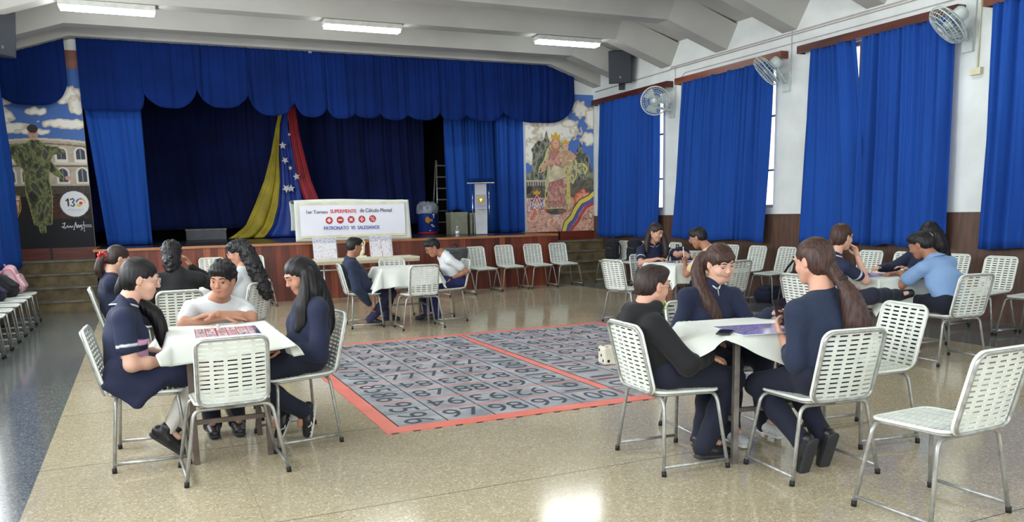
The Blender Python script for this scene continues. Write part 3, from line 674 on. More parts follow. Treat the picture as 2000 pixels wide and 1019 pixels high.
# ---------------- ceiling lamps ----------------
T = NT('lamp_diffuser'); T.b.inputs['Base Color'].default_value = (.95, .97, 1, 1); T.b.inputs['Emission Color'].default_value = (.95, 1, .97, 1); T.b.inputs['Emission Strength'].default_value = 30
M_emit = T.m; M_housing = mat('lamp_housing', (206, 208, 200), rough=.6)
LL = {(-.15, 13.2): 'ceiling lamp at the left, above the robed priest side of the stage', (3.5, 13.2): 'middle one of the three lit ceiling lamps, above the stage banner', (7.2, 13.2): 'ceiling lamp at the right, beside the black loudspeaker'}
for yb in (13.2, 6.8, .4):  # stage-side row is in view; the other rows are added unseen for brightness
    for x in (-.15, 3.5, 7.2):
        t = thing('ceiling_lamp', LL.get((x, yb), 'unseen ceiling lamp added to brighten the hall'), 'lamp', (x, yb, 4.445), 0, 'ceiling lamps' if yb > 10 else 'unseen ceiling lamps added for brightness')
        m = MB(); m.box((-.62, -.11, -.075), (.62, .11, .0)); m.build('housing', M_housing, t, .006)
        m = MB(); m.prism([(-.10, -.075), (-.085, -.118), (.085, -.118), (.10, -.075)], -.60, .60, 'x'); m.build('diffuser', M_emit, t)

# ---------------- loudspeakers ----------------
M_spk = mat('speaker_black', (28, 32, 40), (22, 26, 32), rough=.55, scale=30); M_grille = mat('speaker_grille', (34, 40, 52), (26, 30, 40), rough=.6, scale=220, bump=.5)
def speaker(label, loc, rz, tilt):
    t = thing('loudspeaker', label, 'loudspeaker', loc, rz, None)
    R = Matrix.Rotation(tilt, 4, 'X')
    m = MB(); m.prism([(-.23, -.17), (.23, -.17), (.14, .17), (-.14, .17)], -.31, .31, 'z', 0, R); m.build('cabinet', M_spk, t, .012)
    m = MB(); m.box((-.215, -.178, -.295), (.215, -.168, .295), 0, R); m.build('grille', M_grille, t, .004)
    m = MB(); m.box((-.015, -.182, -.21), (.015, -.177, -.17), 0, R); m.build('badge', M_steel, t)
    m = MB(); m.tube([(0, .17, -.1), (0, .30, -.22), (0, .36, -.22)], .018); m.box((-.06, .35, -.4), (.06, .37, 0)); m.build('bracket', M_black, t)
speaker('black loudspeaker on a wall bracket in the right front corner', (9.02, 14.35, 4.24), -.62, .22)
speaker('black loudspeaker hanging at the top left edge of the photo', (-1.62, 13.45, 4.02), .85, .12)

# ---------------- wall fans ----------------
M_fanw = mat('pale_grey_fan_plastic', (196, 206, 204), (182, 192, 190), rough=.4, scale=12); M_fanb = mat('fan_blade_grey', (168, 182, 182), rough=.35)
def fan(label, Y, nrm, zc=3.42, X=8.90):
    t = thing('wall_fan', label, 'fan', (X, Y, zc), 0, 'wall fans between the curtains')
    n = Vector(nrm).normalized(); R = n.to_track_quat('Z', 'Y').to_matrix().to_4x4() @ Matrix.Scale(1.2, 4)
    m = MB()
    for r, h in ((.215, .0), (.205, .04), (.18, .065), (.12, .082), (.06, .088)): m.tube([R @ Vector((r * math.cos(a * PI / 16), r * math.sin(a * PI / 16), h)) for a in range(32)], .004 if r < .21 else .008, 6, 0, True)
    for k in range(36):
        a = k * PI / 18; m.tube([R @ Vector((r * math.cos(a), r * math.sin(a), h)) for r, h in ((.215, 0), (.205, .04), (.18, .065), (.12, .082), (.04, .088))], .0022, 4)
    m.lathe([(.0001, .094), (.04, .092), (.042, .084), (.0001, .084)], (0, 0, 0), 20, 0, R); m.build('front_cage', M_fanw, t)
    m = MB()
    for r, h in ((.205, -.04), (.15, -.07), (.08, -.08)): m.tube([R @ Vector((r * math.cos(a * PI / 16), r * math.sin(a * PI / 16), h)) for a in range(32)], .004, 6, 0, True)
    for k in range(30):
        a = k * PI / 15; m.tube([R @ Vector((r * math.cos(a), r * math.sin(a), h)) for r, h in ((.215, 0), (.205, -.04), (.15, -.07), (.06, -.085))], .0022, 4)
    m.build('rear_cage', M_fanw, t)
    for k in range(3):
        m = MB(); pts = []
        for i in range(7):
            for j in range(2):
                r = .03 + .16 * i / 6; a = k * 2 * PI / 3 + (-.5 + j * 1.15) * (1 - .25 * abs(i - 3.5) / 3.5) + .15 * i / 6; pts.append(R @ Vector((r * math.cos(a), r * math.sin(a), .018 - .036 * j)))
        fs = [(2 * i, 2 * i + 1, 2 * i + 3, 2 * i + 2) for i in range(6)]; N2 = len(pts)
        m.add(pts + [p + R @ Vector((0, 0, .004)) for p in pts], fs + [tuple(q + N2 for q in f[::-1]) for f in fs]); m.build('blade', M_fanb, t)
    m = MB(); m.lathe([(.0001, .04), (.035, .035), (.04, 0), (.0001, -.01)], (0, 0, 0), 18, 0, R); m.build('hub', M_fanb, t)
    m = MB(); m.lathe([(.0001, -.20), (.05, -.195), (.072, -.17), (.075, -.10), (.06, -.08), (.0001, -.08)], (0, 0, 0), 20, 0, R); m.build('motor_housing', M_fanw, t)
    wx = RXW - X; e = R @ Vector((0, 0, -.15)); m = MB(); m.tube(round_path([e, e + Vector((.02, 0, -.12)), Vector((wx - .05, -.02, -.16)), Vector((wx - .01, -.02, -.16))], .05), .022)
    m.box((wx - .05, -.09, -.30), (wx, .05, -.02)); m.build('wall_bracket', M_fanw, t)
    m = MB(); m.tube(round_path([(wx - .02, -.09, .62), (wx - .02, -.09, -.22), (wx - .03, -.02, -.24)], .05), .006); m.build('power_cable', M_fanw, t)
    return t
fan('pale wall fan facing the camera between the two curtains nearest the stage', 12.98, (-.57, -.8, -.12), 3.40)
fan('pale tilted wall fan right of the tall middle curtain', 10.02, (-.55, .51, -.65), 3.46)
fan('nearest and largest wall fan, tilted down, beside the parted curtain', 7.0, (-.57, .48, -.66), 3.50, 8.93)
m = MB(); m.box((RXW - .06, 6.78, 2.92), (RXW, 6.92, 3.0)); m.tube([(RXW - .02, 6.85, 3.0), (RXW - .02, 6.85, 4.3)], .009); o = m.build('switch_box', M_cream)
tag(o, 'small cream switch box and cable below the nearest fan', 'switch')
m = MB(); m.tube([(RXW - .015, 4.0, 4.02), (RXW - .015, 13.0, 4.02), (RXW - .015, 13.05, 3.98), (RXW - .015, 15.8, 3.96)], .010, 6); m.tube([(RXW - .015, 4.0, 3.985), (RXW - .015, 13.0, 3.985)], .008, 6)
m.tube([(RXW - .015, 4.0, 3.86), (RXW - .015, 12.6, 3.86), (RXW - .015, 12.7, 3.80), (RXW - .015, 12.7, 3.3)], .007, 6); o = m.build('conduit', M_frame)
tag(o, 'thin cables and conduit clipped along the top of the right wall', 'cable')
# ---------------- chairs ----------------
def slot_panel(w_, h_, cols, rows, mx_, my, sw, sh, th, warp, rcorner=.05):
    """perforated sheet in local (a,b), warp maps (a,b,offset)->Vector"""
    xs = [-w_ / 2]; ip = (w_ - 2 * mx_ - cols * sw) / (cols - 1); slotx = []
    x = -w_ / 2 + mx_
    for c in range(cols): slotx.append(len(xs)); xs += [x, x + sw]; x += sw + ip
    xs.append(w_ / 2)
    ys = [0.0]; iq = (h_ - 2 * my - rows * sh) / (rows - 1); sloty = []
    y = my
    for r in range(rows): sloty.append(len(ys)); ys += [y, y + sh]; y += sh + iq
    ys.append(h_)
    nx, ny = len(xs), len(ys); holes = {(a, b_) for a in slotx for b_ in sloty}
    V = []; F = []
    for off in (0, th):
        for b_ in ys:
            for a in xs:
                aa, bb = a, b_
                cx_, cy_ = w_ / 2 - rcorner, rcorner if b_ < h_ / 2 else h_ - rcorner
                if abs(a) > cx_ and (b_ < rcorner or b_ > h_ - rcorner):
                    dx, dy = abs(a) - cx_, b_ - cy_; L = math.hypot(dx, dy)
                    if L > rcorner: aa = math.copysign(cx_ + dx / L * rcorner, a); bb = cy_ + dy / L * rcorner
                V.append(warp(aa, bb, off))
    n = nx * ny
    for j in range(ny - 1):
        for i in range(nx - 1):
            a = j * nx + i
            if (i, j) in holes:
                for p, q in ((a, a + 1), (a + 1, a + nx + 1), (a + nx + 1, a + nx), (a + nx, a)): F.append((p, q, n + q, n + p))
                continue
            F.append((a, a + nx, a + nx + 1, a + 1)); F.append((n + a, n + a + 1, n + a + nx + 1, n + a + nx))
    for i in range(nx - 1): F.append((i, i + 1, n + i + 1, n + i)); a = (ny - 1) * nx + i; F.append((a, n + a, n + a + 1, a + 1))
    for j in range(ny - 1): a = j * nx; F.append((a, n + a, n + a + nx, a + nx)); a = j * nx + nx - 1; F.append((a, a + nx, n + a + nx, n + a))
    return V, F
def rloop(w_, h_, r, warp, off, seg=5):
    P = []
    for cx_, cy_, a0 in ((w_ / 2 - r, h_ - r, 0), (-w_ / 2 + r, h_ - r, PI / 2), (-w_ / 2 + r, r, PI), (w_ / 2 - r, r, 1.5 * PI)):
        for k in range(seg + 1): a = a0 + k * PI / 2 / seg; P.append(warp(cx_ + r * math.cos(a), cy_ + r * math.sin(a), off))
    return P
def seatw(a, b_, o): return Vector((a, -.205 + b_, .437 + .012 * (abs(b_ - .2) / .2) ** 2 * (1 if b_ < .2 else -.6) - o))
TL = math.radians(14)
def backw(a, b_, o):
    c = .010 * (1 - (2 * a / .37) ** 2)   # slightly hollow back
    return Vector((a, -.205 - b_ * math.sin(TL) - (o + c) * math.cos(TL), .432 + b_ * math.cos(TL) - (o + c) * math.sin(TL)))
def make_chair():
    t = thing('cafe_chair', 'x', 'chair')
    V, F = slot_panel(.385, .40, 5, 13, .018, .022, .051, .0092, .006, seatw); o = mesh_obj('seat', V, F, M_chairw, t)
    m = MB(); m.tube(rloop(.387, .402, .055, seatw, .005), .0085, 8, 0, True); 
    m.build('seat_rim', M_chairw, t)
    V, F = slot_panel(.37, .385, 5, 14, .017, .020, .051, .0098, .005, backw); mesh_obj('backrest', V, F, M_chairw, t)
    m = MB(); m.tube(rloop(.373, .388, .052, backw, .001), .0085, 8, 0, True); m.build('backrest_rim', M_chairw, t)
    m = MB(); m.tube(rloop(.364, .379, .05, lambda a, b_, o: backw(a, b_ + .005, o), .014), .0088, 8, 0, True); m.build('back_frame', M_alu, t)
    m = MB(); m.tube(rloop(.35, .36, .04, lambda a, b_, o: seatw(a, b_ + .02, o), .022), .0085, 8, 0, True); m.build('seat_frame', M_alu, t)
    for sy_ in (-1, 1):
        yt, yb_ = sy_ * .165, sy_ * .20
        for sx in (-1, 1):
            m = MB(); m.tube(round_path([(sx * .27, yb_, .012), (sx * .205, yt, .405), (0, yt, .405)], .05, 6), .0105, 8)
            l_ = m.build('leg', M_alu, t)
            m = MB(); m.tube([(sx * .2715, yb_, 0), (sx * .2685, yb_, .028)], .0135, 10); m.build('rubber_foot', M_rubber, l_)
    for sx in (-1, 1):
        m = MB(); m.tube([(sx * .2655, -.197, .048), (sx * .2655, .197, .048)], .0095, 8); m.build('stretcher', M_alu, t)
    remember(t); return t
CH0 = make_chair(); first_chair = [True]
def chair(x, y, deg, label, group=None):
    """deg: facing direction in the room, 0 = +x"""
    t = CH0 if first_chair[0] else copy_tree(CH0); first_chair[0] = False
    t.location = (x, y, 0); t.rotation_euler = (0, 0, math.radians(deg - 90)); t['label'] = label
    t['group'] = group or 'white perforated chairs'
    return t
GT = 'chairs around the game tables'; GW = 'chairs lined up along the right wall'; GS = 'chairs lined up in front of the stage'; GL = 'chairs lined up along the left wall'
chair(-.03, 5.245, -2, 'white chair holding the girl with glasses and white knee socks', GT)
chair(.385, 4.73, 92, 'empty white chair with its back to the camera at the near left table', GT)
chair(.837, 5.25, 187, 'white chair holding the girl in black and white sneakers', GT)
chair(.42, 6.02, -90, 'white chair under the curly-haired boy with crossed arms', GT)
chair(2.684, 3.74, -4.6, 'white chair holding the boy in the black hoodie', GT)
chair(3.3, 4.14, -96, 'white chair behind the smiling girl at the near right table', GT)
chair(3.24, 3.23, 84, 'white chair holding the girl with the long brown ponytail and a phone', GT)
chair(4.0, 3.6, 171, 'empty white chair turned to the near right table, behind the ponytail girl', GT)
chair(3.28, 2.52, 92, 'empty white chair nearest the camera at the lower right', GT)
chair(2.59, 10.33, -6, 'white chair under the boy in a dark blue sweater leaning down', GT)
chair(3.15, 9.76, 89, 'empty white chair with its back to the camera at the middle table', GT)
chair(3.70, 10.27, 178, 'white chair under the boy in white leaning over the middle table', GT)
chair(3.22, 10.85, -90, 'empty white chair on the far side of the middle table', GT)
chair(.27, 7.9, 91, 'white chair holding the person in black seen from behind', GT)
chair(-.16, 8.47, 2, 'white chair under the girl with the red hair ribbon', GT)
chair(.80, 8.28, 138, 'white chair under the girl with long curly hair', GT)
chair(5.62, 8.75, 12, 'empty white chair seen obliquely left of the far right table', GT)
chair(6.28, 9.2, -95, 'white chair behind the girl writing at the far right table', GT)
chair(6.3, 7.8, 100, 'white chair under the boy in the beige shirt', GT)
chair(5.68, 5.62, -3, 'white chair under the girl resting her chin on her hand', GT)
chair(6.57, 5.0, 84, 'white chair holding the boy in the light blue shirt', GT)
chair(7.16, 5.85, 178, 'white chair under the girl with long black hair behind the boy in light blue', GT)
W_L = {13.86: 'white chair by the right stairs carrying a round black backpack', 13.25: 'white chair by the first curtain carrying a black backpack with a strap', 12.3: 'white chair seen between the writing girl and the beige-shirted boy',
 10.75: 'white wall chair just right of the smiling girl\'s hair', 10.1: 'white wall chair with a navy bag lying on the floor to its right', 9.48: 'white wall chair right above the navy floor bag', 8.85: 'white wall chair carrying a small black bag with a hanging strap',
 7.92: 'white wall chair between the ponytail and the chin-resting girl\'s table', 7.36: 'white wall chair just left of the boy in light blue', 6.68: 'white wall chair seen beside the long black hair',
 6.04: 'white wall chair right of the boy in light blue, wholly in view', 5.45: 'white wall chair cut off by the right edge of the photo'}
for y, lab in W_L.items(): chair(8.5 if y in (13.86, 6.04, 5.45) else 8.6, y, 180 + (y * 37 % 5) - 2, lab, GW)
S_L = {1.02: 'white chair by the stage seen behind the curly-haired boy\'s head', 1.66: 'white chair by the stage just right of the long curly hair', 5.0: 'white chair by the stage carrying a grey bag', 5.62: 'white chair just right of the grey bag by the stage',
 6.26: 'second empty white chair from the right stairs by the stage', 6.86: 'empty white chair by the stage, next to the one at the stairs', 7.42: 'empty white chair in front of the right stairs'}
S_L[6.26] = 'empty white chair in the middle of the four by the stage, nearer the grey bag'
for x, lab in S_L.items(): chair(x, {1.02: 13.45, 1.66: 13.62, 5.0: 13.3, 5.62: 13.58, 7.42: 13.8}.get(x, 13.77), -90 + {5.0: 12, 5.62: 6}.get(x, 2), lab, GS)
L_L = ['white chair nearest the left stairs with a pink striped bag', 'white chair in the left row carrying the black bag with a strap', 'white chair in the left row carrying the dark blue jacket', 'empty fourth white chair from the left stairs', 'empty fifth white chair from the left stairs', 'empty sixth white chair from the left stairs, cut by the photo edge', 'seventh white chair from the left stairs, mostly outside the photo']
for i, lab in enumerate(L_L): chair(-1.62, 13.3 - .61 * i, 1, lab, GL)

# ---------------- tables and cloths ----------------
M_ttop = mat('table_laminate', (196, 190, 176), rough=.5); M_brown = mat('brown_painted_steel', (96, 82, 74), (80, 68, 62), rough=.45, metal=.2)
def table(x, y, rz, label, a=.70, b_=.58, inset=(.11, .09), legm=None, group='small square game tables'):
    t = thing('game_table', label, 'table', (x, y, 0), math.radians(rz), group); legm = legm or M_steel
    m = MB(); m.box((-a / 2, -b_ / 2, .715), (a / 2, b_ / 2, .742)); m.build('tabletop', M_ttop, t, .004)
    m = MB(); lx, ly = a / 2 - inset[0], b_ / 2 - inset[1]
    for s in (-1, 1): m.box((-lx, s * ly - .012, .675), (lx, s * ly + .012, .714)); m.box((s * lx - .012, -ly, .675), (s * lx + .012, ly, .714))
    m.build('apron', legm, t)
    for sx in (-1, 1):
        for sy in (-1, 1): m = MB(); m.box((sx * lx - .016, sy * ly - .016, 0), (sx * lx + .016, sy * ly + .016, .714)); m.build('leg', legm, t, .003)
    for sx in (-1, 1): m = MB(); m.box((sx * lx - .010, -ly + .016, .235), (sx * lx + .010, ly - .016, .262)); m.build('stretcher', legm, t)
    m = MB(); m.box((-lx + .010, -.012, .236), (lx - .010, .012, .261)); m.build('stretcher', legm, t)
    return t
def cloth(x, y, rz, crz, size, a, b_, seed, label, off=(0, 0), zt=.7445, flare=.38, corner=0.3, lift=()):
    r = random.Random(seed); ph = [r.uniform(0, 6.28) for _ in range(8)]
    c, s = math.cos(math.radians(crz)), math.sin(math.radians(crz))
    def P(u, v):
        p, q = (u - .5) * size[0], (v - .5) * size[1]; X, Y = p * c - q * s + off[0], p * s + q * c + off[1]
        ex, ey = max(-a / 2, min(a / 2, X)), max(-b_ / 2, min(b_ / 2, Y)); dx, dy = X - ex, Y - ey; d = math.hypot(dx, dy)
        if d < 1e-6: return Vector((X, Y, zt + .0015 * math.sin(9 * X + ph[0]) * math.sin(8 * Y + ph[1])))
        nx_, ny_ = dx / d, dy / d; th = math.atan2(dy, dx)
        tang = ex * abs(ny_) + ey * abs(nx_)
        rip = (.45 * math.sin(15 * tang + ph[2]) + .3 * math.sin(27 * tang + ph[3]) + .55 * math.sin(2 * th + ph[4])) * min(1, d / .1)
        fl_ = flare + .16 * rip + 1.0 * corner * min(abs(nx_), abs(ny_)) + sum(am * math.exp(-((ex * 1.0 - x0_) ** 2 + (ey - y0_) ** 2) / w0_ ** 2) for x0_, y0_, w0_, am in lift); fl_ = max(.08, min(1.35, fl_)); dr = d * (1 - math.exp(-d * 30) * .3)
        out = dr * math.sin(fl_); dn = dr * math.cos(fl_) * (1 - math.exp(-d * 40) * .4)
        return Vector((ex + nx_ * (out + .006), ey + ny_ * (out + .006), zt - dn))
    V, F = sheet(P, 64, 64, .0025)
    o = mesh_obj('tablecloth', V, F, M_cloth, None, True); o.location = (x, y, 0); o.rotation_euler = (0, 0, math.radians(rz))
    return tag(o, label, 'tablecloth', 'white cloths on the game tables')
table(.41, 5.19, 90, 'small game table with brown legs on the left in front of the curly-haired boy', .73, .60, (.115, .09), M_brown)
cloth(.41, 5.17, 90, 4, (.98, .84), .73, .60, 3, 'white cloth on the near left table with its corners hanging out', (.02, .0), flare=.30, corner=1.0)
table(3.24, 3.65, -11, 'small game table with grey steel legs beside the boy in the black hoodie', .72, .60, (.095, .09))
cloth(3.22, 3.64, -11, -24, (.98, .82), .72, .60, 8, 'white cloth on the near right table beneath the purple game board', (-.05, -.03), flare=.35, corner=.5, lift=[(-.36, -.12, .16, 1.1)])
table(3.13, 10.27, -3, 'small game table in the middle distance between two bent-over boys', .72, .58)
cloth(3.13, 10.27, -3, 2, (1.22, .98), .72, .58, 12, 'white cloth hanging low over the middle table', (-.04, -.04), flare=.35)
table(.27, 8.62, 3, 'small game table mostly hidden behind the person in black')
cloth(.27, 8.62, 3, 2, (1.0, .86), .70, .58, 5, 'white cloth on the far left table, mostly hidden')
table(6.22, 8.47, 4, 'small game table at the far right beneath the writing girl\'s hands')
cloth(6.22, 8.47, 4, -4, (1.10, 1.02), .70, .60, 21, 'white cloth on the far right table where the girl writes', (-.02, -.04), flare=.3)
table(6.40, 5.62, 2, 'small game table at the right before the boy in light blue')
cloth(6.40, 5.62, 2, -5, (1.12, 1.04), .70, .60, 25, 'white cloth on the table of the boy in light blue', (-.03, -.05), flare=.28)

# ---------------- game boards ----------------
M_lam = attr_mat('laminated_print', .12)
def board(x, y, rz, w_, h_, kind, label, z=.7485):
    C = Canvas(w_, h_, 120, int(120 * h_ / w_), (206, 198, 214), 5 + int(x * 10)); rs = np.random.RandomState(int(x * 100) % 997)
    if kind == 'grid':
        for i in range(6):
            for j in range(3):
                u0, v0 = .02 + i * .163, .03 + j * .325; c = [(216, 172, 178), (190, 180, 206), (222, 214, 220)][(i + j) % 3]
                C.poly([(u0, v0), (u0 + .145, v0), (u0 + .145, v0 + .30), (u0, v0 + .30)], c)
                for k in range(9): C.stroke([(u0 + .01 + .12 * rs.rand(), v0 + .02 + .26 * rs.rand()) for _ in range(2)], .0022, [(170, 50, 70), (62, 56, 110), (120, 60, 90)][rs.randint(3)])
        for i in range(7): C.stroke([(.01 + i * .163, 0), (.01 + i * .163, 1)], .0035, (156, 36, 54))
        for j in range(4): C.stroke([(0, .015 + j * .323), (1, .015 + j * .323)], .003, (66, 58, 116))
        C.put(C.u > .93, (74, 72, 116))
    else:
        C.c[:] = (150, 146, 196)
        for k in range(420): a, b_ = rs.rand(2); C.ell(a, b_, .012, .012, [(196, 192, 222), (110, 104, 168), (176, 120, 150), (216, 212, 230)][rs.randint(4)])
        C.stroke([(.1, .2), (.45, .55), (.95, .6)], .004, (180, 50, 80)); C.stroke([(.05, .7), (.5, .62), (.9, .85)], .003, (190, 80, 100))
    t = thing('game_board', label, 'game board', (x, y, z), math.radians(rz), 'laminated game boards')
    m = MB(); m.box((-w_ / 2, -h_ / 2, 0), (w_ / 2, h_ / 2, .003)); m.build('card', M_banner, t)
    C.build('print', M_lam, t, Matrix.Translation((0, -h_ / 2, .0034)))
    return t
board(.43, 5.08, -2, .36, .40, 'grid', 'red and purple gridded game board on the near left table')
board(3.10, 3.49, -11, .40, .34, 'dots', 'glossy purple game board on the near right table')
board(6.22, 8.50, 4, .42, .34, 'dots', 'purple game board on the far right table where the girl writes')
board(6.36, 5.66, 2, .44, .36, 'dots', 'purple game board before the boy in light blue')
def dice(x, y, z, s, rz, label, group=None, pips=True, m_=None):
    t = thing('die', label, 'die', (x, y, z), math.radians(rz), group)
    m = MB(); m.box((-s / 2, -s / 2, 0), (s / 2, s / 2, s)); m.build('cube_body', m_ or M_die, t, s * .12)
    def pip(c, n):
        q = MB(); R = Vector(n).to_track_quat('Z', 'Y').to_matrix().to_4x4(); q.lathe([(.0001, -.001), (s * .085, -.001), (s * .085, .0012), (.0001, .0012)], c, 14, 0, R, False); return q.build('pip', M_rubber, t)
    h = s / 2; e = s * .27
    for c, n in [((e, -h, h + e), (0, -1, 0)), ((-e, -h, h - e), (0, -1, 0)), ((-h, e, h + e), (-1, 0, 0)), ((-h, -e, h - e), (-1, 0, 0)), ((-h, 0, h), (-1, 0, 0)), ((e, e, s), (0, 0, 1)), ((-e, -e, s), (0, 0, 1)), ((e, -e, s), (0, 0, 1)), ((-e, e, s), (0, 0, 1))]: pip(c, n)
    return t
M_die = mat('cream_foam', (226, 222, 202), rough=.6)
dice(3.90, 6.40, .008, .165, -8, 'big cream foam die with black dots standing on the number mat')
for i, (x, y) in enumerate([(.36, 5.27), (.40, 5.30)]): dice(x, y, .7525, .018, i * 30, ['small white die nearer the girl with glasses on the left board', 'small white die beside the other on the left board'][i], 'small dice on the left game board', m_=M_die)
for i, (x, y) in enumerate([(6.12, 8.42), (6.2, 8.45)]): dice(x, y, .7525, .018, i * 30, 'small white die on the far right game board', 'small dice on the far right board', m_=M_die)
def phone(loc, rot, label):
    t = thing('smartphone', label, 'phone', loc, 0, None); t.rotation_euler = rot
    m = MB(); m.box((-.037, -.078, -.004), (.037, .078, .004)); m.build('body', M_black, t, .003)
    m = MB(); m.box((-.034, -.074, .004), (.034, .074, .0046)); m.build('screen', M_screen, t)
    m = MB(); m.box((-.03, .04, -.0062), (-.008, .07, -.004)); m.build('camera_bump', M_black, t)
    return t
M_screen = mat('dark_glass_screen', (34, 32, 46), (22, 22, 32), rough=.08, scale=3)
phone((2.845, 3.48, .754), (0, 0, math.radians(-47)), 'black phone lying on the white cloth at the near right table')

# ---------------- number mat ----------------
M_matpink = mat('salmon_vinyl', (226, 124, 108), (214, 112, 98), rough=.45, scale=3, bump=.15, bdist=.01)
M_cell = mat('grey_painted_cells', (164, 168, 174), (122, 127, 134), rough=.5, scale=4, detail=6, bump=.15, bdist=.006); M_num = mat('dark_painted_numbers', (62, 68, 80), (50, 56, 66), rough=.5, scale=20)
M_line = mat('black_painted_lines', (36, 38, 46), rough=.5)
mt_ = thing('number_mat', 'large salmon floor mat painted with grey numbered squares', 'mat', (3.32, 6.98, 0)); MI = Matrix.Translation(-mt_.location)
m = MB(); nn = 40
ol = []
for i in range(nn): ol.append((1.375 + 3.9 * i / nn, 5.03 + .006 * math.sin(i * 1.7)))
for i in range(nn): ol.append((5.275 + .006 * math.sin(i * 2.1), 5.03 + 3.9 * i / nn))
for i in range(nn): ol.append((5.275 - 3.9 * i / nn, 8.93 + .006 * math.sin(i * 1.3)))
for i in range(nn): ol.append((1.375 + .003 * math.sin(i * 1.9), 8.93 - 3.9 * i / nn))
m.prism(ol, .0005, .006, 'z'); m.build('mat_sheet', M_matpink, mt_).matrix_parent_inverse = MI
P0, PY = 5.15, .366; XL = [1.49, 1.845, 2.20, 2.555, 2.91, 3.268]; XR = [3.365, 3.722, 4.08, 4.437, 4.795, 5.15]
mc, mn, ml = MB(), MB(), MB()
G_ = {}
def glyphs(txt):
    if txt not in G_: G_[txt] = glyph_mesh(txt, None, 1.0, offset=0.0)
    return G_[txt]
def put_num(n, x0, x1, y0, y1, rot):
    V, F = glyphs(str(n)); cx_, cy_ = (x0 + x1) / 2, (y0 + y1) / 2
    w0 = V[:, 0].max() - V[:, 0].min(); wx, hy = x1 - x0, y1 - y0
    if rot in (0, 2): sx, sy = wx * .78 / w0 if len(str(n)) > 1 else wx * .3 / w0, hy * .66
    else: sx, sy = hy * .86 / w0 if len(str(n)) > 1 else hy * .5 / w0, wx * .62
    a = rot * PI / 2; c, s = math.cos(a), math.sin(a)
    mn.add([(cx_ + (p[0] * sx * c - p[1] * sy * s), cy_ + (p[0] * sx * s + p[1] * sy * c), .0078) for p in V], F)
for row in range(10):
    y0, y1 = P0 + row * PY, P0 + (row + 1) * PY; e = .012
    for side, XX in ((0, XL), (1, XR)):
        for ci in range(5):
            x0, x1 = XX[ci], XX[ci + 1]
            if row == 0 and side == 0 and ci == 4: x1 = 3.34
            if row == 9 and side == 0 and ci == 4: x1 = 3.30
            if side == 0:
                base = 96 - row * 5 if row % 2 == 0 else 100 - row * 5
                n = base + ci if row % 2 == 0 else base - ci
                if row % 2 == 1: n = 95 - (row - 1) * 5 - ci
                else: n = 96 - row * 5 + ci
                edge = ci == 0 or ci == 4 and row > 0
            else:
                n = row * 5 + 1 + ci if row % 2 == 0 else row * 5 + 5 - ci
                edge = ci == 0 and row > 0 or ci == 4
            pair = (row % 2 == 1)
            ylo, yhi = y0 + (e if not (edge and row % 2 == 1) else .004), y1 - (e if not (edge and row % 2 == 0) else .004)
            if row == 0 and side == 0 and ci == 4: yhi = y1 - e
            mc.box((x0 + .004, ylo, .006), (x1 - .004, yhi, .0068))
            ml.box((x0 - .005, ylo, .006), (x0 + .005, yhi, .0073)); 
            if ci == 4: ml.box((x1 - .005, ylo, .006), (x1 + .005, yhi, .0073))
            if edge and row % 2 == 1: ml.box((x0, y0 - .003, .006), (x1, y0 + .003, .0073))
            rot = (3 if ci == 0 else 1) if edge and row > 0 else (2 if row % 2 else 0)
            if edge: rot = 3 if side == 0 and ci == 0 else (1 if ci == 4 else 3)
            if edge and side == 0 and ci == 4: rot = 3
            put_num(n, x0, x1, ylo, yhi, rot)
for i in range(26): x = 1.4 + i * .15; ml.box((x, 5.015, .001), (x + .05, 5.028, .004))
mc.build('grey_squares', M_cell, mt_).matrix_parent_inverse = MI; mn.build('painted_numbers', M_num, mt_).matrix_parent_inverse = MI; ml.build('grid_lines', M_line, mt_).matrix_parent_inverse = MI
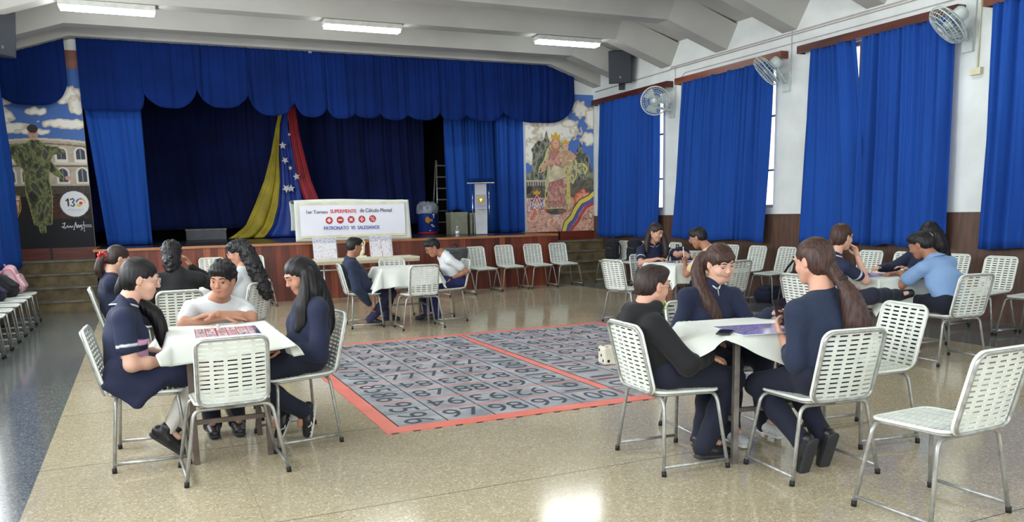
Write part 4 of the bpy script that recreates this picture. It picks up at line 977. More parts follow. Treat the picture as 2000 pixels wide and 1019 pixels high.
# ---------------- sculpted figures: smooth unions of tapered limbs, meshed ----------------
def V3(*a): return np.array(a, float)
def unit(v): v = np.asarray(v, float); return v / (np.linalg.norm(v) + 1e-12)
class Sculpt:
    def __init__(s): s.p = []
    def cone(s, a, b, ra, rb, lab=0, k=.02, n=None, st=1.0, n2=None, st2=1.0): s.p.append(('c', np.array(a, float), np.array(b, float), ra, rb, lab, k, n, st, n2, st2)); return s
    def chain(s, pts, rs, lab=0, k=.02, **kw):
        for i in range(len(pts) - 1): s.cone(pts[i], pts[i + 1], rs[i], rs[i + 1], lab, k, **kw)
        return s
    def ell(s, c, r, R=None, lab=0, k=.015): s.p.append(('e', np.array(c, float), np.array(r, float), np.eye(3) if R is None else R, lab, k)); return s
    def box(s, c, r, R=None, rd=.02, lab=0, k=.01): s.p.append(('b', np.array(c, float), np.array(r, float), np.eye(3) if R is None else R, lab, k, rd)); return s
    def cut(s, c, r, R=None, k=.01): s.p.append(('x', np.array(c, float), np.array(r, float), np.eye(3) if R is None else R, 0, k)); return s
    def mesh(s, h, disp=None, mirror=None, post=None):
        lo = np.full(3, 1e9); hi = -lo
        for q in s.p:
            if q[0] == 'c':
                R_ = max(q[3], q[4]) * max(1, q[8], q[10]) + .02; lo = np.minimum(lo, np.minimum(q[1], q[2]) - R_); hi = np.maximum(hi, np.maximum(q[1], q[2]) + R_)
            elif q[0] in 'eb': R_ = np.linalg.norm(q[2]) if q[0] == 'b' else q[2].max(); lo = np.minimum(lo, q[1] - R_ - .02); hi = np.maximum(hi, q[1] + R_ + .02)
        n = np.ceil((hi - lo) / h).astype(int) + 1
        D = np.full(n, 1.0, np.float32); L = np.zeros(n, np.uint8)
        ax = [lo[i] + h * np.arange(n[i]) for i in range(3)]
        for q in s.p:
            if q[0] == 'c':
                _, a, b_, ra, rb, lab, k, nn, st, n2, st2 = q; R_ = max(ra, rb) * max(1, st, st2) + k + 3 * h
                l_, u_ = np.minimum(a, b_) - R_, np.maximum(a, b_) + R_
            else:
                k = q[5]; lab = q[4]; R_ = (np.linalg.norm(q[2]) if q[0] == 'b' else q[2].max()) + k + 3 * h; l_, u_ = q[1] - R_, q[1] + R_
            i0 = np.maximum(0, np.floor((l_ - lo) / h).astype(int)); i1 = np.minimum(n, np.ceil((u_ - lo) / h).astype(int) + 1)
            if (i1 <= i0).any(): continue
            sl = tuple(slice(i0[i], i1[i]) for i in range(3))
            X, Y, Z = ax[0][sl[0]][:, None, None], ax[1][sl[1]][None, :, None], ax[2][sl[2]][None, None, :]
            if q[0] == 'c':
                x, y, z = X - a[0], Y - a[1], Z - a[2]; ba = b_ - a
                for m_, s_ in ((nn, st), (n2, st2)):
                    if m_ is not None and s_ != 1:
                        m_ = unit(m_); c = (x * m_[0] + y * m_[1] + z * m_[2]) * (1 - 1 / s_); x, y, z = x - c * m_[0], y - c * m_[1], z - c * m_[2]
                        ba = ba - m_ * (ba @ m_) * (1 - 1 / s_)
                L2 = ba @ ba + 1e-12; t = np.clip((x * ba[0] + y * ba[1] + z * ba[2]) / L2, 0, 1)
                d = np.sqrt((x - t * ba[0]) ** 2 + (y - t * ba[1]) ** 2 + (z - t * ba[2]) ** 2) - (ra + (rb - ra) * t)
            else:
                c, r, R = q[1], q[2], q[3]; x, y, z = X - c[0], Y - c[1], Z - c[2]
                u = R[0, 0] * x + R[1, 0] * y + R[2, 0] * z; v = R[0, 1] * x + R[1, 1] * y + R[2, 1] * z; w_ = R[0, 2] * x + R[1, 2] * y + R[2, 2] * z
                if q[0] == 'b':
                    rd = q[6]; qx, qy, qz = np.abs(u) - r[0] + rd, np.abs(v) - r[1] + rd, np.abs(w_) - r[2] + rd
                    d = np.sqrt(np.maximum(qx, 0) ** 2 + np.maximum(qy, 0) ** 2 + np.maximum(qz, 0) ** 2) + np.minimum(np.maximum(qx, np.maximum(qy, qz)), 0) - rd
                else:
                    k0 = np.sqrt((u / r[0]) ** 2 + (v / r[1]) ** 2 + (w_ / r[2]) ** 2); k1 = np.sqrt((u / r[0] ** 2) ** 2 + (v / r[1] ** 2) ** 2 + (w_ / r[2] ** 2) ** 2) + 1e-9
                    d = k0 * (k0 - 1) / k1
            A = D[sl]
            if q[0] == 'x':
                hh = np.maximum(k - np.abs(A + d), 0) / k; D[sl] = np.maximum(A, -d) + hh * hh * k * .25
            else:
                hh = np.maximum(k - np.abs(A - d), 0) / k; L[sl] = np.where(d < A, lab, L[sl]); D[sl] = np.minimum(A, d) - hh * hh * k * .25
        if disp is not None:
            near = np.argwhere(np.abs(D) < .03); P = lo + near * h; i = tuple(near.T); D[i] += disp(P, L[i]).astype(np.float32)
        # surface nets
        S = D < 0; c = np.zeros(tuple(n - 1), np.uint8)
        for dx in (0, 1):
            for dy in (0, 1):
                for dz in (0, 1): c += S[dx:n[0] - 1 + dx, dy:n[1] - 1 + dy, dz:n[2] - 1 + dz]
        act = np.argwhere((c > 0) & (c < 8)); idx = -np.ones(tuple(n - 1), np.int64); idx[tuple(act.T)] = np.arange(len(act))
        cor = [(dx, dy, dz) for dx in (0, 1) for dy in (0, 1) for dz in (0, 1)]
        dv = {o: D[tuple((act + o).T)] for o in cor}; acc = np.zeros((len(act), 3)); cnt = np.zeros(len(act))
        for o in cor:
            for a in range(3):
                if o[a]: continue
                o2 = list(o); o2[a] = 1; o2 = tuple(o2); d0, d1 = dv[o], dv[o2]; m_ = (d0 < 0) != (d1 < 0)
                t = np.where(m_, d0 / np.where(m_, d0 - d1, 1), 0); pt = np.array(o, float)[None].repeat(len(act), 0); pt[:, a] = t
                acc += pt * m_[:, None]; cnt += m_
        V = lo + (act + acc / cnt[:, None]) * h
        lab = L[tuple((act + (acc / cnt[:, None] > .5)).T)]
        F = []
        for a in range(3):
            sl0 = [slice(None)] * 3; sl1 = [slice(None)] * 3; sl0[a] = slice(0, n[a] - 1); sl1[a] = slice(1, n[a])
            s0, s1 = S[tuple(sl0)], S[tuple(sl1)]; e = np.argwhere(s0 != s1); b1, b2 = (a + 1) % 3, (a + 2) % 3
            e = e[(e[:, b1] > 0) & (e[:, b2] > 0) & (e[:, b1] < n[b1] - 1) & (e[:, b2] < n[b2] - 1)]
            flip = s0[tuple(e.T)]
            def I(d1, d2): f = e.copy(); f[:, b1] -= d1; f[:, b2] -= d2; return idx[tuple(f.T)]
            q_ = np.stack([I(1, 1), I(0, 1), I(0, 0), I(1, 0)], 1); q_[~flip] = q_[~flip][:, ::-1]; F.append(q_)
        F = np.concatenate(F); F = F[(F >= 0).all(1)]
        return V, F, lab
def put_mesh(name, V, F, lab, mats, parent, off, labf=None):
    me = bpy.data.meshes.new(name); V = V - np.array(off)
    me.vertices.add(len(V)); me.vertices.foreach_set('co', V.astype(np.float32).ravel())
    me.loops.add(F.size); me.loops.foreach_set('vertex_index', F.astype(np.int32).ravel())
    me.polygons.add(len(F)); me.polygons.foreach_set('loop_start', np.arange(0, F.size, 4, dtype=np.int32))
    me.update(calc_edges=True)
    for m in mats: me.materials.append(m)
    mi = lab[F[:, 0]].astype(np.int32) if labf is None else labf(V[F].mean(1) + np.array(off), lab[F[:, 0]]).astype(np.int32)
    me.polygons.foreach_set('material_index', np.clip(mi, 0, len(mats) - 1)); me.polygons.foreach_set('use_smooth', np.ones(len(F), bool))
    me.update(); me.validate()
    return link(bpy.data.objects.new(name, me), parent)
def wrinkle(seed, amp, fr=(18, 48), stretch=(1, 1, 1.6)):
    r = np.random.RandomState(seed); W_ = [(unit(r.randn(3) * stretch) * r.uniform(*fr), r.rand() * 6.28, unit(r.randn(3)) * r.uniform(8, 18), r.rand() * 6.28) for _ in range(5)]
    def f(P, L):
        o = np.zeros(len(P))
        for k, ph, k2, ph2 in W_: o += np.sin(P @ k + ph + 1.6 * np.sin(P @ k2 + ph2))
        return amp * o / 2.2
    return f
def skin_mat(name, c, lipc):
    T = NT(name); tc = T.n('ShaderNodeTexCoord'); no = T.n('ShaderNodeTexNoise'); no.inputs['Scale'].default_value = 9; T.l(tc.outputs['Object'], no.inputs['Vector'])
    a = lin(c); b2 = lin((c[0] * .97, c[1] * .92, c[2] * .90)); at = T.n('ShaderNodeAttribute'); at.attribute_name = 'lips'
    T.l(T.mix(at.outputs['Fac'], T.mix(no.outputs[0], a, b2), lin(lipc)), T.b.inputs['Base Color'])
    T.b.inputs['Roughness'].default_value = .55; T.b.inputs['Subsurface Weight'].default_value = .10; T.b.inputs['Subsurface Radius'].default_value = (.5, .25, .16); T.b.inputs['Subsurface Scale'].default_value = .02
    return T.m
SK = {'fair': skin_mat('fair_skin', (208, 168, 148), (172, 104, 98)), 'tan': skin_mat('tan_skin', (180, 134, 110), (146, 92, 82)), 'brown': skin_mat('brown_skin', (158, 112, 88), (124, 78, 68)), 'light': skin_mat('light_skin', (196, 152, 130), (158, 98, 90))}
M_lip = mat('lip_skin', (182, 112, 102), rough=.5); M_lipd = mat('lip_skin_dark', (140, 84, 72), rough=.45)
def hair_mat(name, a, b_):
    return mat(name, a, b_, rough=.5, scale=14, stretch=(9, 9, 1.0), bump=.25, bdist=.003, detail=4, spec=.35)
HR = {'black': hair_mat('black_hair', (24, 22, 24), (14, 13, 15)), 'dark': hair_mat('dark_brown_hair', (52, 38, 34), (28, 21, 21)), 'brown': hair_mat('brown_hair', (88, 54, 42), (50, 32, 28)), 'mid': hair_mat('long_brown_hair', (74, 48, 40), (38, 26, 23))}
M_white_eye = mat('eye_white', (196, 188, 182), rough=.3); M_iris = mat('dark_iris', (44, 30, 24), rough=.15)
M_navy = fabric('navy_jersey', (24, 33, 62), (19, 27, 52)); M_navyp = fabric('navy_trousers', (20, 25, 46), (16, 20, 38)); M_blk = fabric('black_fleece', (15, 16, 20), (11, 12, 15)); M_tee = fabric('white_cotton', (206, 210, 213), (201, 205, 208))
M_sweat = fabric('slate_navy_sweatshirt', (30, 43, 68), (24, 35, 58)); M_lblue = fabric('light_blue_shirt', (124, 156, 198), (119, 151, 194)); M_beige = fabric('beige_shirt', (208, 184, 144), (203, 179, 140)); M_pink = fabric('pink_stripe', (226, 168, 204), (214, 150, 192)); M_greyst = fabric('pale_grey_trim', (196, 200, 204), (180, 184, 190))
M_royal = fabric('royal_navy_trousers', (32, 40, 98), (26, 33, 82)); M_sock = fabric('white_sock', (226, 224, 218), (208, 206, 200)); M_skirt = fabric('navy_skirt', (24, 31, 62), (19, 25, 50)); M_purp = fabric('dark_purple_navy_trousers', (40, 38, 72), (32, 31, 60))
M_shoe = mat('black_shoe_leather', (30, 30, 34), (20, 20, 24), rough=.4, scale=12); M_sole = mat('dark_sole', (44, 46, 50), rough=.7); M_solew = mat('white_sole', (206, 208, 206), rough=.6); M_shoew = mat('pale_grey_sneaker', (196, 200, 198), rough=.6)
M_gold = mat('gold', (220, 180, 90), rough=.25, metal=1); M_polo = attr_mat('polo_jersey', .85, bump=.25, sc=160); M_lens = mat('glasses_frame_clear', (210, 196, 190), rough=.2); M_framed = mat('glasses_frame_dark', (30, 28, 30), rough=.3)
M_neon = mat('neon_green_cord', (176, 226, 60), rough=.5)

def rotm(yaw, pitch, roll, f):
    """columns: right, forward, up for a head facing f (unit, horizontal), yaw left, pitch down, roll to own right (degrees)"""
    a = math.atan2(f[1], f[0]) + math.radians(yaw); F_ = V3(math.cos(a), math.sin(a), 0); R_ = V3(math.sin(a), -math.cos(a), 0); U = V3(0, 0, 1)
    p = math.radians(pitch); F2 = F_ * math.cos(p) - U * math.sin(p); U2 = U * math.cos(p) + F_ * math.sin(p)
    q = math.radians(roll); R3 = R_ * math.cos(q) - U2 * math.sin(q); U3 = U2 * math.cos(q) + R_ * math.sin(q)
    return np.stack([R3, F2, U3], 1)
def ik(a, t, l1, l2, pole):
    a, t = np.array(a, float), np.array(t, float); d = t - a; L = np.linalg.norm(d); L = min(max(L, abs(l1 - l2) + .01), (l1 + l2) * .999); u = unit(d); t2 = a + u * L
    x = (l1 * l1 - l2 * l2 + L * L) / (2 * L); hgt = math.sqrt(max(0, l1 * l1 - x * x)); p = np.array(pole, float) - a; p = p - u * (p @ u); p = unit(p)
    return a + u * x + p * hgt, t2

def head_prims(S, HC, R, hs, lip=1, girl=False, smile=False):
    def q(x, y, z): return HC + R @ (V3(x, y, z) * hs)
    def e(c, r, lab=0, k=.014): S.ell(q(*c), V3(*r) * hs, R, lab, k)
    e((0, -.012, .030), (.074, .092, .080), k=.02); e((0, .028, -.012), (.060, .059, .082), k=.03); e((0, .068, -.056), (.030, .020, .020), k=.02)
    e((0, .050, -.088), (.026, .027, .022), k=.028)
    for s in (-1, 1):
        S.cone(q(s * .052, .0, -.045), q(s * .018, .052, -.090), .020 * hs, .018 * hs, 0, .03)
        e((s * .036, .056, -.030), (.024, .024, .024), k=.02)
        S.cut(q(s * .031, .104, .005), V3(.0145, .021, .0095) * hs, R, .010)
        e((s * .077, -.008, -.006), (.008, .018, .030), k=.006); S.cut(q(s * .086, .0, -.004), V3(.006, .010, .018) * hs, R, .004)
        e((s * .009, .0955, -.027), (.0075, .008, .0065), k=.006)
    S.cone(q(-.034, .080, .024), q(.034, .080, .024), .011 * hs, .011 * hs, 0, .016)
    S.cone(q(0, .086, .014), q(0, .1035, -.022), .006 * hs, .0092 * hs, 0, .012)
    w_ = .029 if smile else .022
    zc = -.057; up = .004 if smile else 0
    for s in (-1, 1):
        S.cone(q(0, .0880, zc + .0035), q(s * w_, .0765, zc + .001 + up), .0048 * hs, .0022 * hs, lip, .004); S.cone(q(0, .0872, zc - .0055), q(s * w_ * .85, .0765, zc - .001 + up), .0056 * hs, .0022 * hs, lip, .004)
    return q

def eye_obj(parent, off, c, R, r, gaze, lid, skin):
    m = MB(); n1, n2 = 20, 18; V = []; F = []; mi = []
    for i in range(n2 + 1):
        for j in range(n1): a, b_ = PI * i / n2, 2 * PI * j / n1; V.append(V3(math.sin(a) * math.cos(b_), math.cos(a), math.sin(a) * math.sin(b_)))
    for i in range(n2):
        for j in range(n1):
            f = (i * n1 + j, i * n1 + (j + 1) % n1, (i + 1) * n1 + (j + 1) % n1, (i + 1) * n1 + j); cc = unit(sum(V[k] for k in f)); F.append(f)
            g = unit(V3(gaze[0], 1, gaze[1])); mi.append((2 if cc[2] > lid + .2 else 3) if cc[2] > lid else (1 if cc @ g > .80 else (2 if cc[2] < -.55 else 0)))
    P = [tuple(c + R @ (v * r) - off) for v in V]
    return mesh_obj('eye', P, F, [M_white_eye, M_iris, skin, HR['black']], parent, True, mi)

def person(label, root, deg, top='tee', topm=None, sleeve='short', bottom='pants', botm=None, skin='light', hair='short', hairm='black', head=None, hyaw=0, hpitch=8, hroll=0, hs=.96,
           sc=None, pelvis=None, wr=None, wl=None, pr=None, pl=None, hand_r=None, hand_l=None, ar=None, al=None, kr=None, kl=None, fr=None, fl=None, shoes=None, solem=None, socks=None,
           sw=.165, twist=0, girl=False, glasses=None, smile=False, lid=.25, gaze=(0, -.1), h=.0065, extra=None, seed=1, roll_sleeve=None, hems=None, hairpts=None, ul=.27, fll=.235, thl=.41, shl=.40, bulk=1.0, group=None, sock_shoes=True, cuffm=None, curl_r=.5, curl_l=.5, fat=1.0, sockm=None):
    rt = V3(root[0], root[1], 0); a = math.radians(deg); f = V3(math.cos(a), math.sin(a), 0); r = V3(f[1], -f[0], 0); up = V3(0, 0, 1)
    def W(x, y, z): return rt + r * x + f * y + up * z          # own right, forward, up
    t = thing('person', label, 'person', (root[0], root[1], 0), 0, group); off = rt
    skm = SK[skin]; topm = topm or M_tee; botm = botm or M_navyp
    PE = np.array(pelvis) if pelvis is not None else W(0, -.07, .545); SC = np.array(sc) if sc is not None else W(0, -.11, .905)
    ta = math.radians(twist); rs_ = r * math.cos(ta) + f * math.sin(ta) * -1; spine = unit(SC - PE); rs_ = unit(rs_ - spine * (rs_ @ spine) * .6)
    HCc = np.array(head) if head is not None else W(0, -.06, 1.095); HR_ = rotm(hyaw, hpitch, hroll, f)
    shR, shL = SC + rs_ * sw - up * .015, SC - rs_ * sw - up * .015
    wr = np.array(wr) if wr is not None else W(.10, .20, .60); wl = np.array(wl) if wl is not None else W(-.10, .20, .60)
    pr = np.array(pr) if pr is not None else W(.4, -.25, .6); pl = np.array(pl) if pl is not None else W(-.4, -.25, .6)
    eR, wr = ik(shR, wr, ul, fll, pr); eL, wl = ik(shL, wl, ul, fll, pl)
    ar = np.array(ar) if ar is not None else W(.10, .27, .10); al = np.array(al) if al is not None else W(-.10, .27, .10)
    hipR, hipL = PE + r * .085, PE - r * .085
    kr = np.array(kr) if kr is not None else W(.12, 1.0, 1.0); kl = np.array(kl) if kl is not None else W(-.12, 1.0, 1.0)
    nR, ar = ik(hipR, ar, thl, shl, kr); nL, al = ik(hipL, al, thl, shl, kl)
    fr = unit(fr) if fr is not None else f; fl = unit(fl) if fl is not None else f
    neck = SC + up * .035 + (HCc - SC) * .12; nb = HCc + HR_ @ (V3(0, -.025, -.065) * hs)
    # ---- body: one continuous surface ----
    S = Sculpt(); mid = PE * .45 + SC * .55; low = PE * .8 + SC * .2
    S.cone(PE, low, .098, .092, 0, .05, n=r, st=1.35); S.cone(low, mid, .085, .09, 0, .05, n=rs_, st=1.28); S.cone(mid, SC - spine * .06, .088, .082, 0, .05, n=rs_, st=1.4)
    for sh, el, wt in ((shR, eR, wr), (shL, eL, wl)):
        S.cone(SC - spine * .01, sh, .05, .042, 0, .04); S.chain([sh, el], [.040 * fat, .034 * fat], 0, .02); S.chain([el, el * .6 + wt * .4, wt], [.034 * fat, .031 * fat, .0205], 0, .02)
    for sh in (shR, shL): S.cone(neck * .6 + nb * .4, SC + (sh - SC) * .7 + up * .012, .034, .026, 0, .04)
    S.chain([neck - spine * .03, nb], [.052 if girl else .056, .049 if girl else .054], 0, .035)
    for hp, kn, an, fd in ((hipR, nR, ar, fr), (hipL, nL, al, fl)):
        S.chain([hp, kn], [.075, .050], 0, .03); S.chain([kn, kn * .6 + an * .4, an], [.048, .045, .030], 0, .02); S.cone(an, an + fd * .09, .026, .018, 0, .02)
    q = head_prims(S, HCc, HR_, hs, 1, girl, smile)
    def hand(wt, el, hd, curl, side):
        d = unit(hd[0]) if hd is not None else unit(wt - el); nn = unit(hd[1]) if hd is not None else unit(-up + .2 * f); nn = unit(nn - d * (nn @ d)); lat = np.cross(d, nn) * side
        lat = lat * (1 if hd is None or len(hd) < 3 else hd[2]); sz = .93
        S.cone(wt - d * .005, wt + d * .030 * sz, .0165, .0150, 0, .010, n=lat, st=1.35); S.cone(wt + d * .025 * sz, wt + d * .078 * sz, .0135, .0125, 0, .008, n=lat, st=2.5)
        if h > .009: 
            S.cone(wt + d * .07, wt + (d * .8 + nn * curl * .8) * .15, .013, .010, 0, .008, n=lat, st=2.2)
        else:
            for i, ln in enumerate((.070, .078, .073, .058)):
                p = wt + d * (.084 - .003 * abs(i - 1)) * sz + lat * (.028 - .0187 * i) * sz; an_ = 0; dd = d + lat * (.06 - .05 * i); segs = [.45, .30, .25]; r0 = .0086
                for k in range(3):
                    an_ += curl * (.55, .75, .5)[k] * (1 + .12 * i); v = unit(dd * math.cos(an_) + nn * math.sin(an_)); p2 = p + v * ln * segs[k] * sz
                    S.cone(p, p2, r0, r0 - .0007, 0, .003); p = p2; r0 -= .0007
        p = wt + d * .022 * sz + lat * .026 * sz; v = unit(d * .75 + lat * .75 + nn * .35); p2 = p + v * .042 * sz; S.cone(p - v * .01, p2, .0120, .0100, 0, .006); S.cone(p2, p2 + unit(d * .95 + lat * .2 + nn * .35) * .030 * sz, .0096, .0080, 0, .003)
        return wt + d * .06
    hand(wr, eR, hand_r, curl_r, -1 if True else 1); hand(wl, eL, hand_l, curl_l, 1)
    V, F, lab = S.mesh(h); bo = put_mesh('body', V, F, lab * 0, [skm], t, off)
    l_ = (V - HCc) @ HR_ / hs; wl_ = .029 if smile else .022; zc_ = -.0575 + (abs(l_[:, 0]) / wl_) ** 2 * (.007 if smile else -.001)
    hh_ = .0085 * np.sqrt(np.clip(1 - (l_[:, 0] / wl_) ** 2, 0, 1)); lv = np.clip((hh_ - np.abs(l_[:, 2] - zc_)) / .004 + .5, 0, 1) * (hh_ > 0) * (l_[:, 1] > .05) * (np.abs(l_[:, 2]) < .09)
    at_ = bo.data.attributes.new('lips', 'FLOAT', 'POINT'); at_.data.foreach_set('value', (lv * .85).astype(np.float32))
    # ---- eyes, brows ----
    for s in (-1, 1):
        if h < .012: eye_obj(t, off, q(s * .031, .0735, .005), HR_, .0122 * hs, gaze, lid, skm)
        m = MB(); pts = [Vector(q(s * x, y, z) - off) for x, y, z in ((.013, .094, .028), (.024, .0965, .034), (.038, .092, .035), (.050, .080, .029))]; m.tube(pts, .003, 6, rs=[.0026, .0034, .003, .0015]); m.build('eyebrow', HR[hairm], t)
    # ---- top garment ----
    g = Sculpt(); b1 = bulk; kk = .04
    hemz = PE + spine * (.0 if bottom != 'skirt' else .02)
    loose = {'tee': .018, 'polo': .014, 'sweat': .024, 'hoodie': .032, 'shirt': .020}[top] * b1
    g.cone(hemz, low, .100 + loose * .8, .092 + loose, 0, .05, n=r, st=1.36); g.cone(low, mid, .088 + loose, .092 + loose, 0, .05, n=rs_, st=1.30); g.cone(mid, SC - spine * .055, .092 + loose, .082 + loose * .8, 0, .05, n=rs_, st=1.42)
    if girl: 
        fw = unit(np.cross(spine, rs_)); fw = fw if fw @ f > 0 else -fw
        for s in (-1, 1): g.ell(SC - spine * .13 + fw * .075 + rs_ * s * .06, (.052, .045, .055), None, 0, .04)
    for sh, el, wt, ds in ((shR, eR, wr, 1), (shL, eL, wl, -1)):
        g.cone(SC - spine * .012, sh, .052 + loose * .45, .047 + loose * .5, 0, .045); g.cone(neck + spine * .005, SC + (sh - SC) * .72 + up * .014, .042 + loose * .3, .034 + loose * .4, 0, .04)
        if sleeve == 'short': e_ = sh + (el - sh) * .62; g.chain([sh, e_], [.047 + loose * .5, .043 * (.5 + .5 * fat) + loose * .75], 2, .02); 
        else:
            tt = 1.0 if roll_sleeve is None else roll_sleeve
            g.chain([sh, el], [.048 + loose * .5, .040 + loose * .6], 2, .02)
            w2 = el + (wt - el) * (tt if tt < 1 else .97); w1 = el + (wt - el) * (tt * .5)
            g.chain([el, w1, w2], [.040 + loose * .6, .036 + loose * .55, (.027 if tt > .9 else .036) + loose * .4], 0, .02); cu = el + (wt - el) * (tt if tt < 1 else 1.0)
            g.cone(cu - unit(wt - el) * .03, cu, .026 + loose * .3 + (.010 if tt < .9 else 0), .025 + loose * .3 + (.008 if tt < .9 else 0), 2, .006)
    fw = unit(np.cross(spine, rs_)); fw = fw if fw @ f > 0 else -fw
    nd = unit(nb - neck)
    if top in ('polo', 'shirt'):
        m = MB(); N_ = 26; prof_ = [(.052, .046), (.058, .044), (.074, .026), (.090, .006), (.094, -.001), (.088, -.006), (.062, .016)]; VV = []; ids = []
        for k in range(N_ + 1):
            a_ = PI * .5 + .16 + (2 * PI - .32) * k / N_; fr_ = max(0, math.sin(a_)) ** 2
            for rr, dz in prof_: VV.append(Vector(neck + (rs_ * math.cos(a_) * rr + fw * math.sin(a_) * rr * .92) + nd * (dz - .020 * fr_ - (rr - .058) * .55 * (1 - abs(math.cos(a_))) * .6) - off))
        n_ = len(prof_); FF = []; MI_ = []
        for k in range(N_):
            for j in range(n_): FF.append((k * n_ + j, k * n_ + (j + 1) % n_, (k + 1) * n_ + (j + 1) % n_, (k + 1) * n_ + j)); MI_.append(1 if (top == 'polo' and j in (3, 4)) else 0)
        mesh_obj('collar', VV, FF, [topm, M_greyst], t, True, MI_)
    elif top == 'hoodie':
        for k in range(10):
            a_ = PI + PI * k / 9; a2 = PI + PI * (k + 1) / 9
            p0 = neck + rs_ * math.cos(a_) * .085 + fw * (math.sin(a_) * .095 + .0) + nd * (.018 + .026 * abs(math.sin(a_))) - spine * .01
            p1 = neck + rs_ * math.cos(a2) * .085 + fw * (math.sin(a2) * .095) + nd * (.018 + .026 * abs(math.sin(a2))) - spine * .01
            g.cone(p0, p1, .028 + .016 * abs(math.sin(a_)), .028 + .016 * abs(math.sin(a2)), 0, .02)
        g.cone(neck - fw * .11 - spine * .02, neck - fw * .12 - spine * .10, .045, .035, 0, .03, n=rs_, st=1.8)
    else:
        for k in range(12):
            a_ = 2 * PI * k / 12; a2 = 2 * PI * (k + 1) / 12; P_ = lambda a__: neck + rs_ * math.cos(a__) * .066 + fw * math.sin(a__) * .064 - nd * (.004 + .014 * max(0, math.sin(a__)))
            g.cone(P_(a_), P_(a2), .009, .009, 0, .006)
    g.cut(nb + nd * .03, (.062, .062, .07), None, .008)
    V, F, lab = g.mesh(max(h, .0075) if h < .009 else h, wrinkle(seed, .0042 * (1.35 if top in ('hoodie', 'sweat', 'tee') else 1)))
    mats = [topm, topm, cuffm or topm, (M_greyst if top == 'polo' else topm)]
    go = put_mesh({'tee': 't_shirt', 'polo': 'polo_shirt', 'sweat': 'sweater', 'hoodie': 'hoodie', 'shirt': 'shirt'}[top], V, F, lab, [M_polo] if top == 'polo' else mats, t, off)
    if top == 'polo':
        hgt = (V - PE) @ spine; cc = np.tile(np.array(lin((24, 33, 62))), (len(V), 1)); fwd = (V - (PE + SC) / 2) @ fw
        arm = np.minimum(np.linalg.norm(V - (shR * .4 + eR * .6), axis=1), np.linalg.norm(V - (shL * .4 + eL * .6), axis=1)) < .085
        def band(a_, b_, col, m_=None):
            m_ = np.clip((fwd + .02) / .006, 0, 1)
            w_ = np.clip(np.minimum(hgt - a_, b_ - hgt) / .004 + .5, 0, 1) * (lab == 0) * m_; cc[:] = cc * (1 - w_[:, None]) + np.array(lin(col)) * w_[:, None]
        band(.155, .187, (226, 168, 204)); band(.062, .118, (226, 168, 204)); band(.022, .062, (214, 214, 220)); band(.078, .088, (230, 222, 230))
        for sh, el in ((shR, eR), (shL, eL)):
            dd = el - sh; L2 = dd @ dd; tt = ((V - sh) @ dd) / L2; dist = np.linalg.norm(V - sh - np.clip(tt, 0, 1)[:, None] * dd, axis=1); near = (dist < .10) & (lab == 2)
            for c0, c1 in ((.565, .615),):
                w_ = np.clip(np.minimum(tt - c0, c1 - tt) * math.sqrt(L2) / .003 + .5, 0, 1) * near; cc[:] = cc * (1 - w_[:, None]) + np.array(lin((204, 208, 214))) * w_[:, None]
        at = go.data.color_attributes.new('paint', 'FLOAT_COLOR', 'POINT'); at.data.foreach_set('color', cc.ravel().astype(np.float32))
    # ---- bottom garment ----
    g = Sculpt()
    if bottom == 'pants':
        g.cone(hipR, hipL, .112, .112, 0, .04)
        for hp, kn, an in ((hipR, nR, ar), (hipL, nL, al)):
            hem = an - (kn - an) * (-.02 if abs((fr if hp is hipR else fl)[2]) > .5 else .06); g.chain([hp, kn], [.092, .068], 0, .03); g.chain([kn, kn * .5 + hem * .5, hem], [.066, .060, .057], 0, .025)
    else:
        g.cone(hipR, hipL, .115, .115, 0, .04)
        ends = []
        for hp, kn in ((hipR, nR), (hipL, nL)):
            e_ = hp + (kn - hp) * .72; g.chain([hp, e_], [.098, .078], 0, .05); ends.append(e_)
        g.cone(ends[0], ends[1], .072, .072, 0, .05); g.cone((hipR + hipL) / 2 + f * .05, (ends[0] + ends[1]) / 2, .08, .06, 0, .05, n=r, st=1.5)
        for ex in (extra or []): g.cone(*ex)
    V, F, lab = g.mesh(max(h, .0075) if h < .009 else h, wrinkle(seed + 7, .0048)); put_mesh('trousers' if bottom == 'pants' else 'skirt', V, F, lab, [botm], t, off)
    # ---- socks, shoes ----
    for an, kn, fd in ((ar, nR, fr), (al, nL, fl)):
        dn0 = -up
        so_ = socks if socks is not None else .16
        if so_:
            g = Sculpt(); g.chain([an + fd * .01 + dn0 * .01, an + (kn - an) * so_ * .6, an + (kn - an) * so_], [.037, .036 + .014 * (so_ > .4), .038 + .014 * (so_ > .4)], 0, .02); V, F, lab = g.mesh(max(h, .008)); put_mesh('sock', V, F, lab, [sockm or (M_sock if socks else M_navyp)], t, off)
        g = Sculpt(); v_ = unit(an - kn) - .15 * f; dn = unit(v_ - fd * (v_ @ fd)); lat = np.cross(fd, dn)
        g.cone(an - fd * .030 + dn * .035, an + fd * .05 + dn * .040, .036, .036, 0, .02); g.cone(an + fd * .05 + dn * .042, an + fd * .145 + dn * .052, .036, .027, 0, .02, n=lat, st=1.3)
        g.cone(an - dn * .012, an + dn * .03 + fd * .012, .043, .041, 0, .02)
        g.cone(an - fd * .032 + dn * .075, an + fd * .15 + dn * .075, .030, .028, 1, .004, n=dn, st=.42, n2=lat, st2=1.35)
        V, F, lab = g.mesh(max(h * .8, .006)); so = put_mesh('shoe', V, F, lab, [shoes or M_shoe, solem or M_sole], t, off)
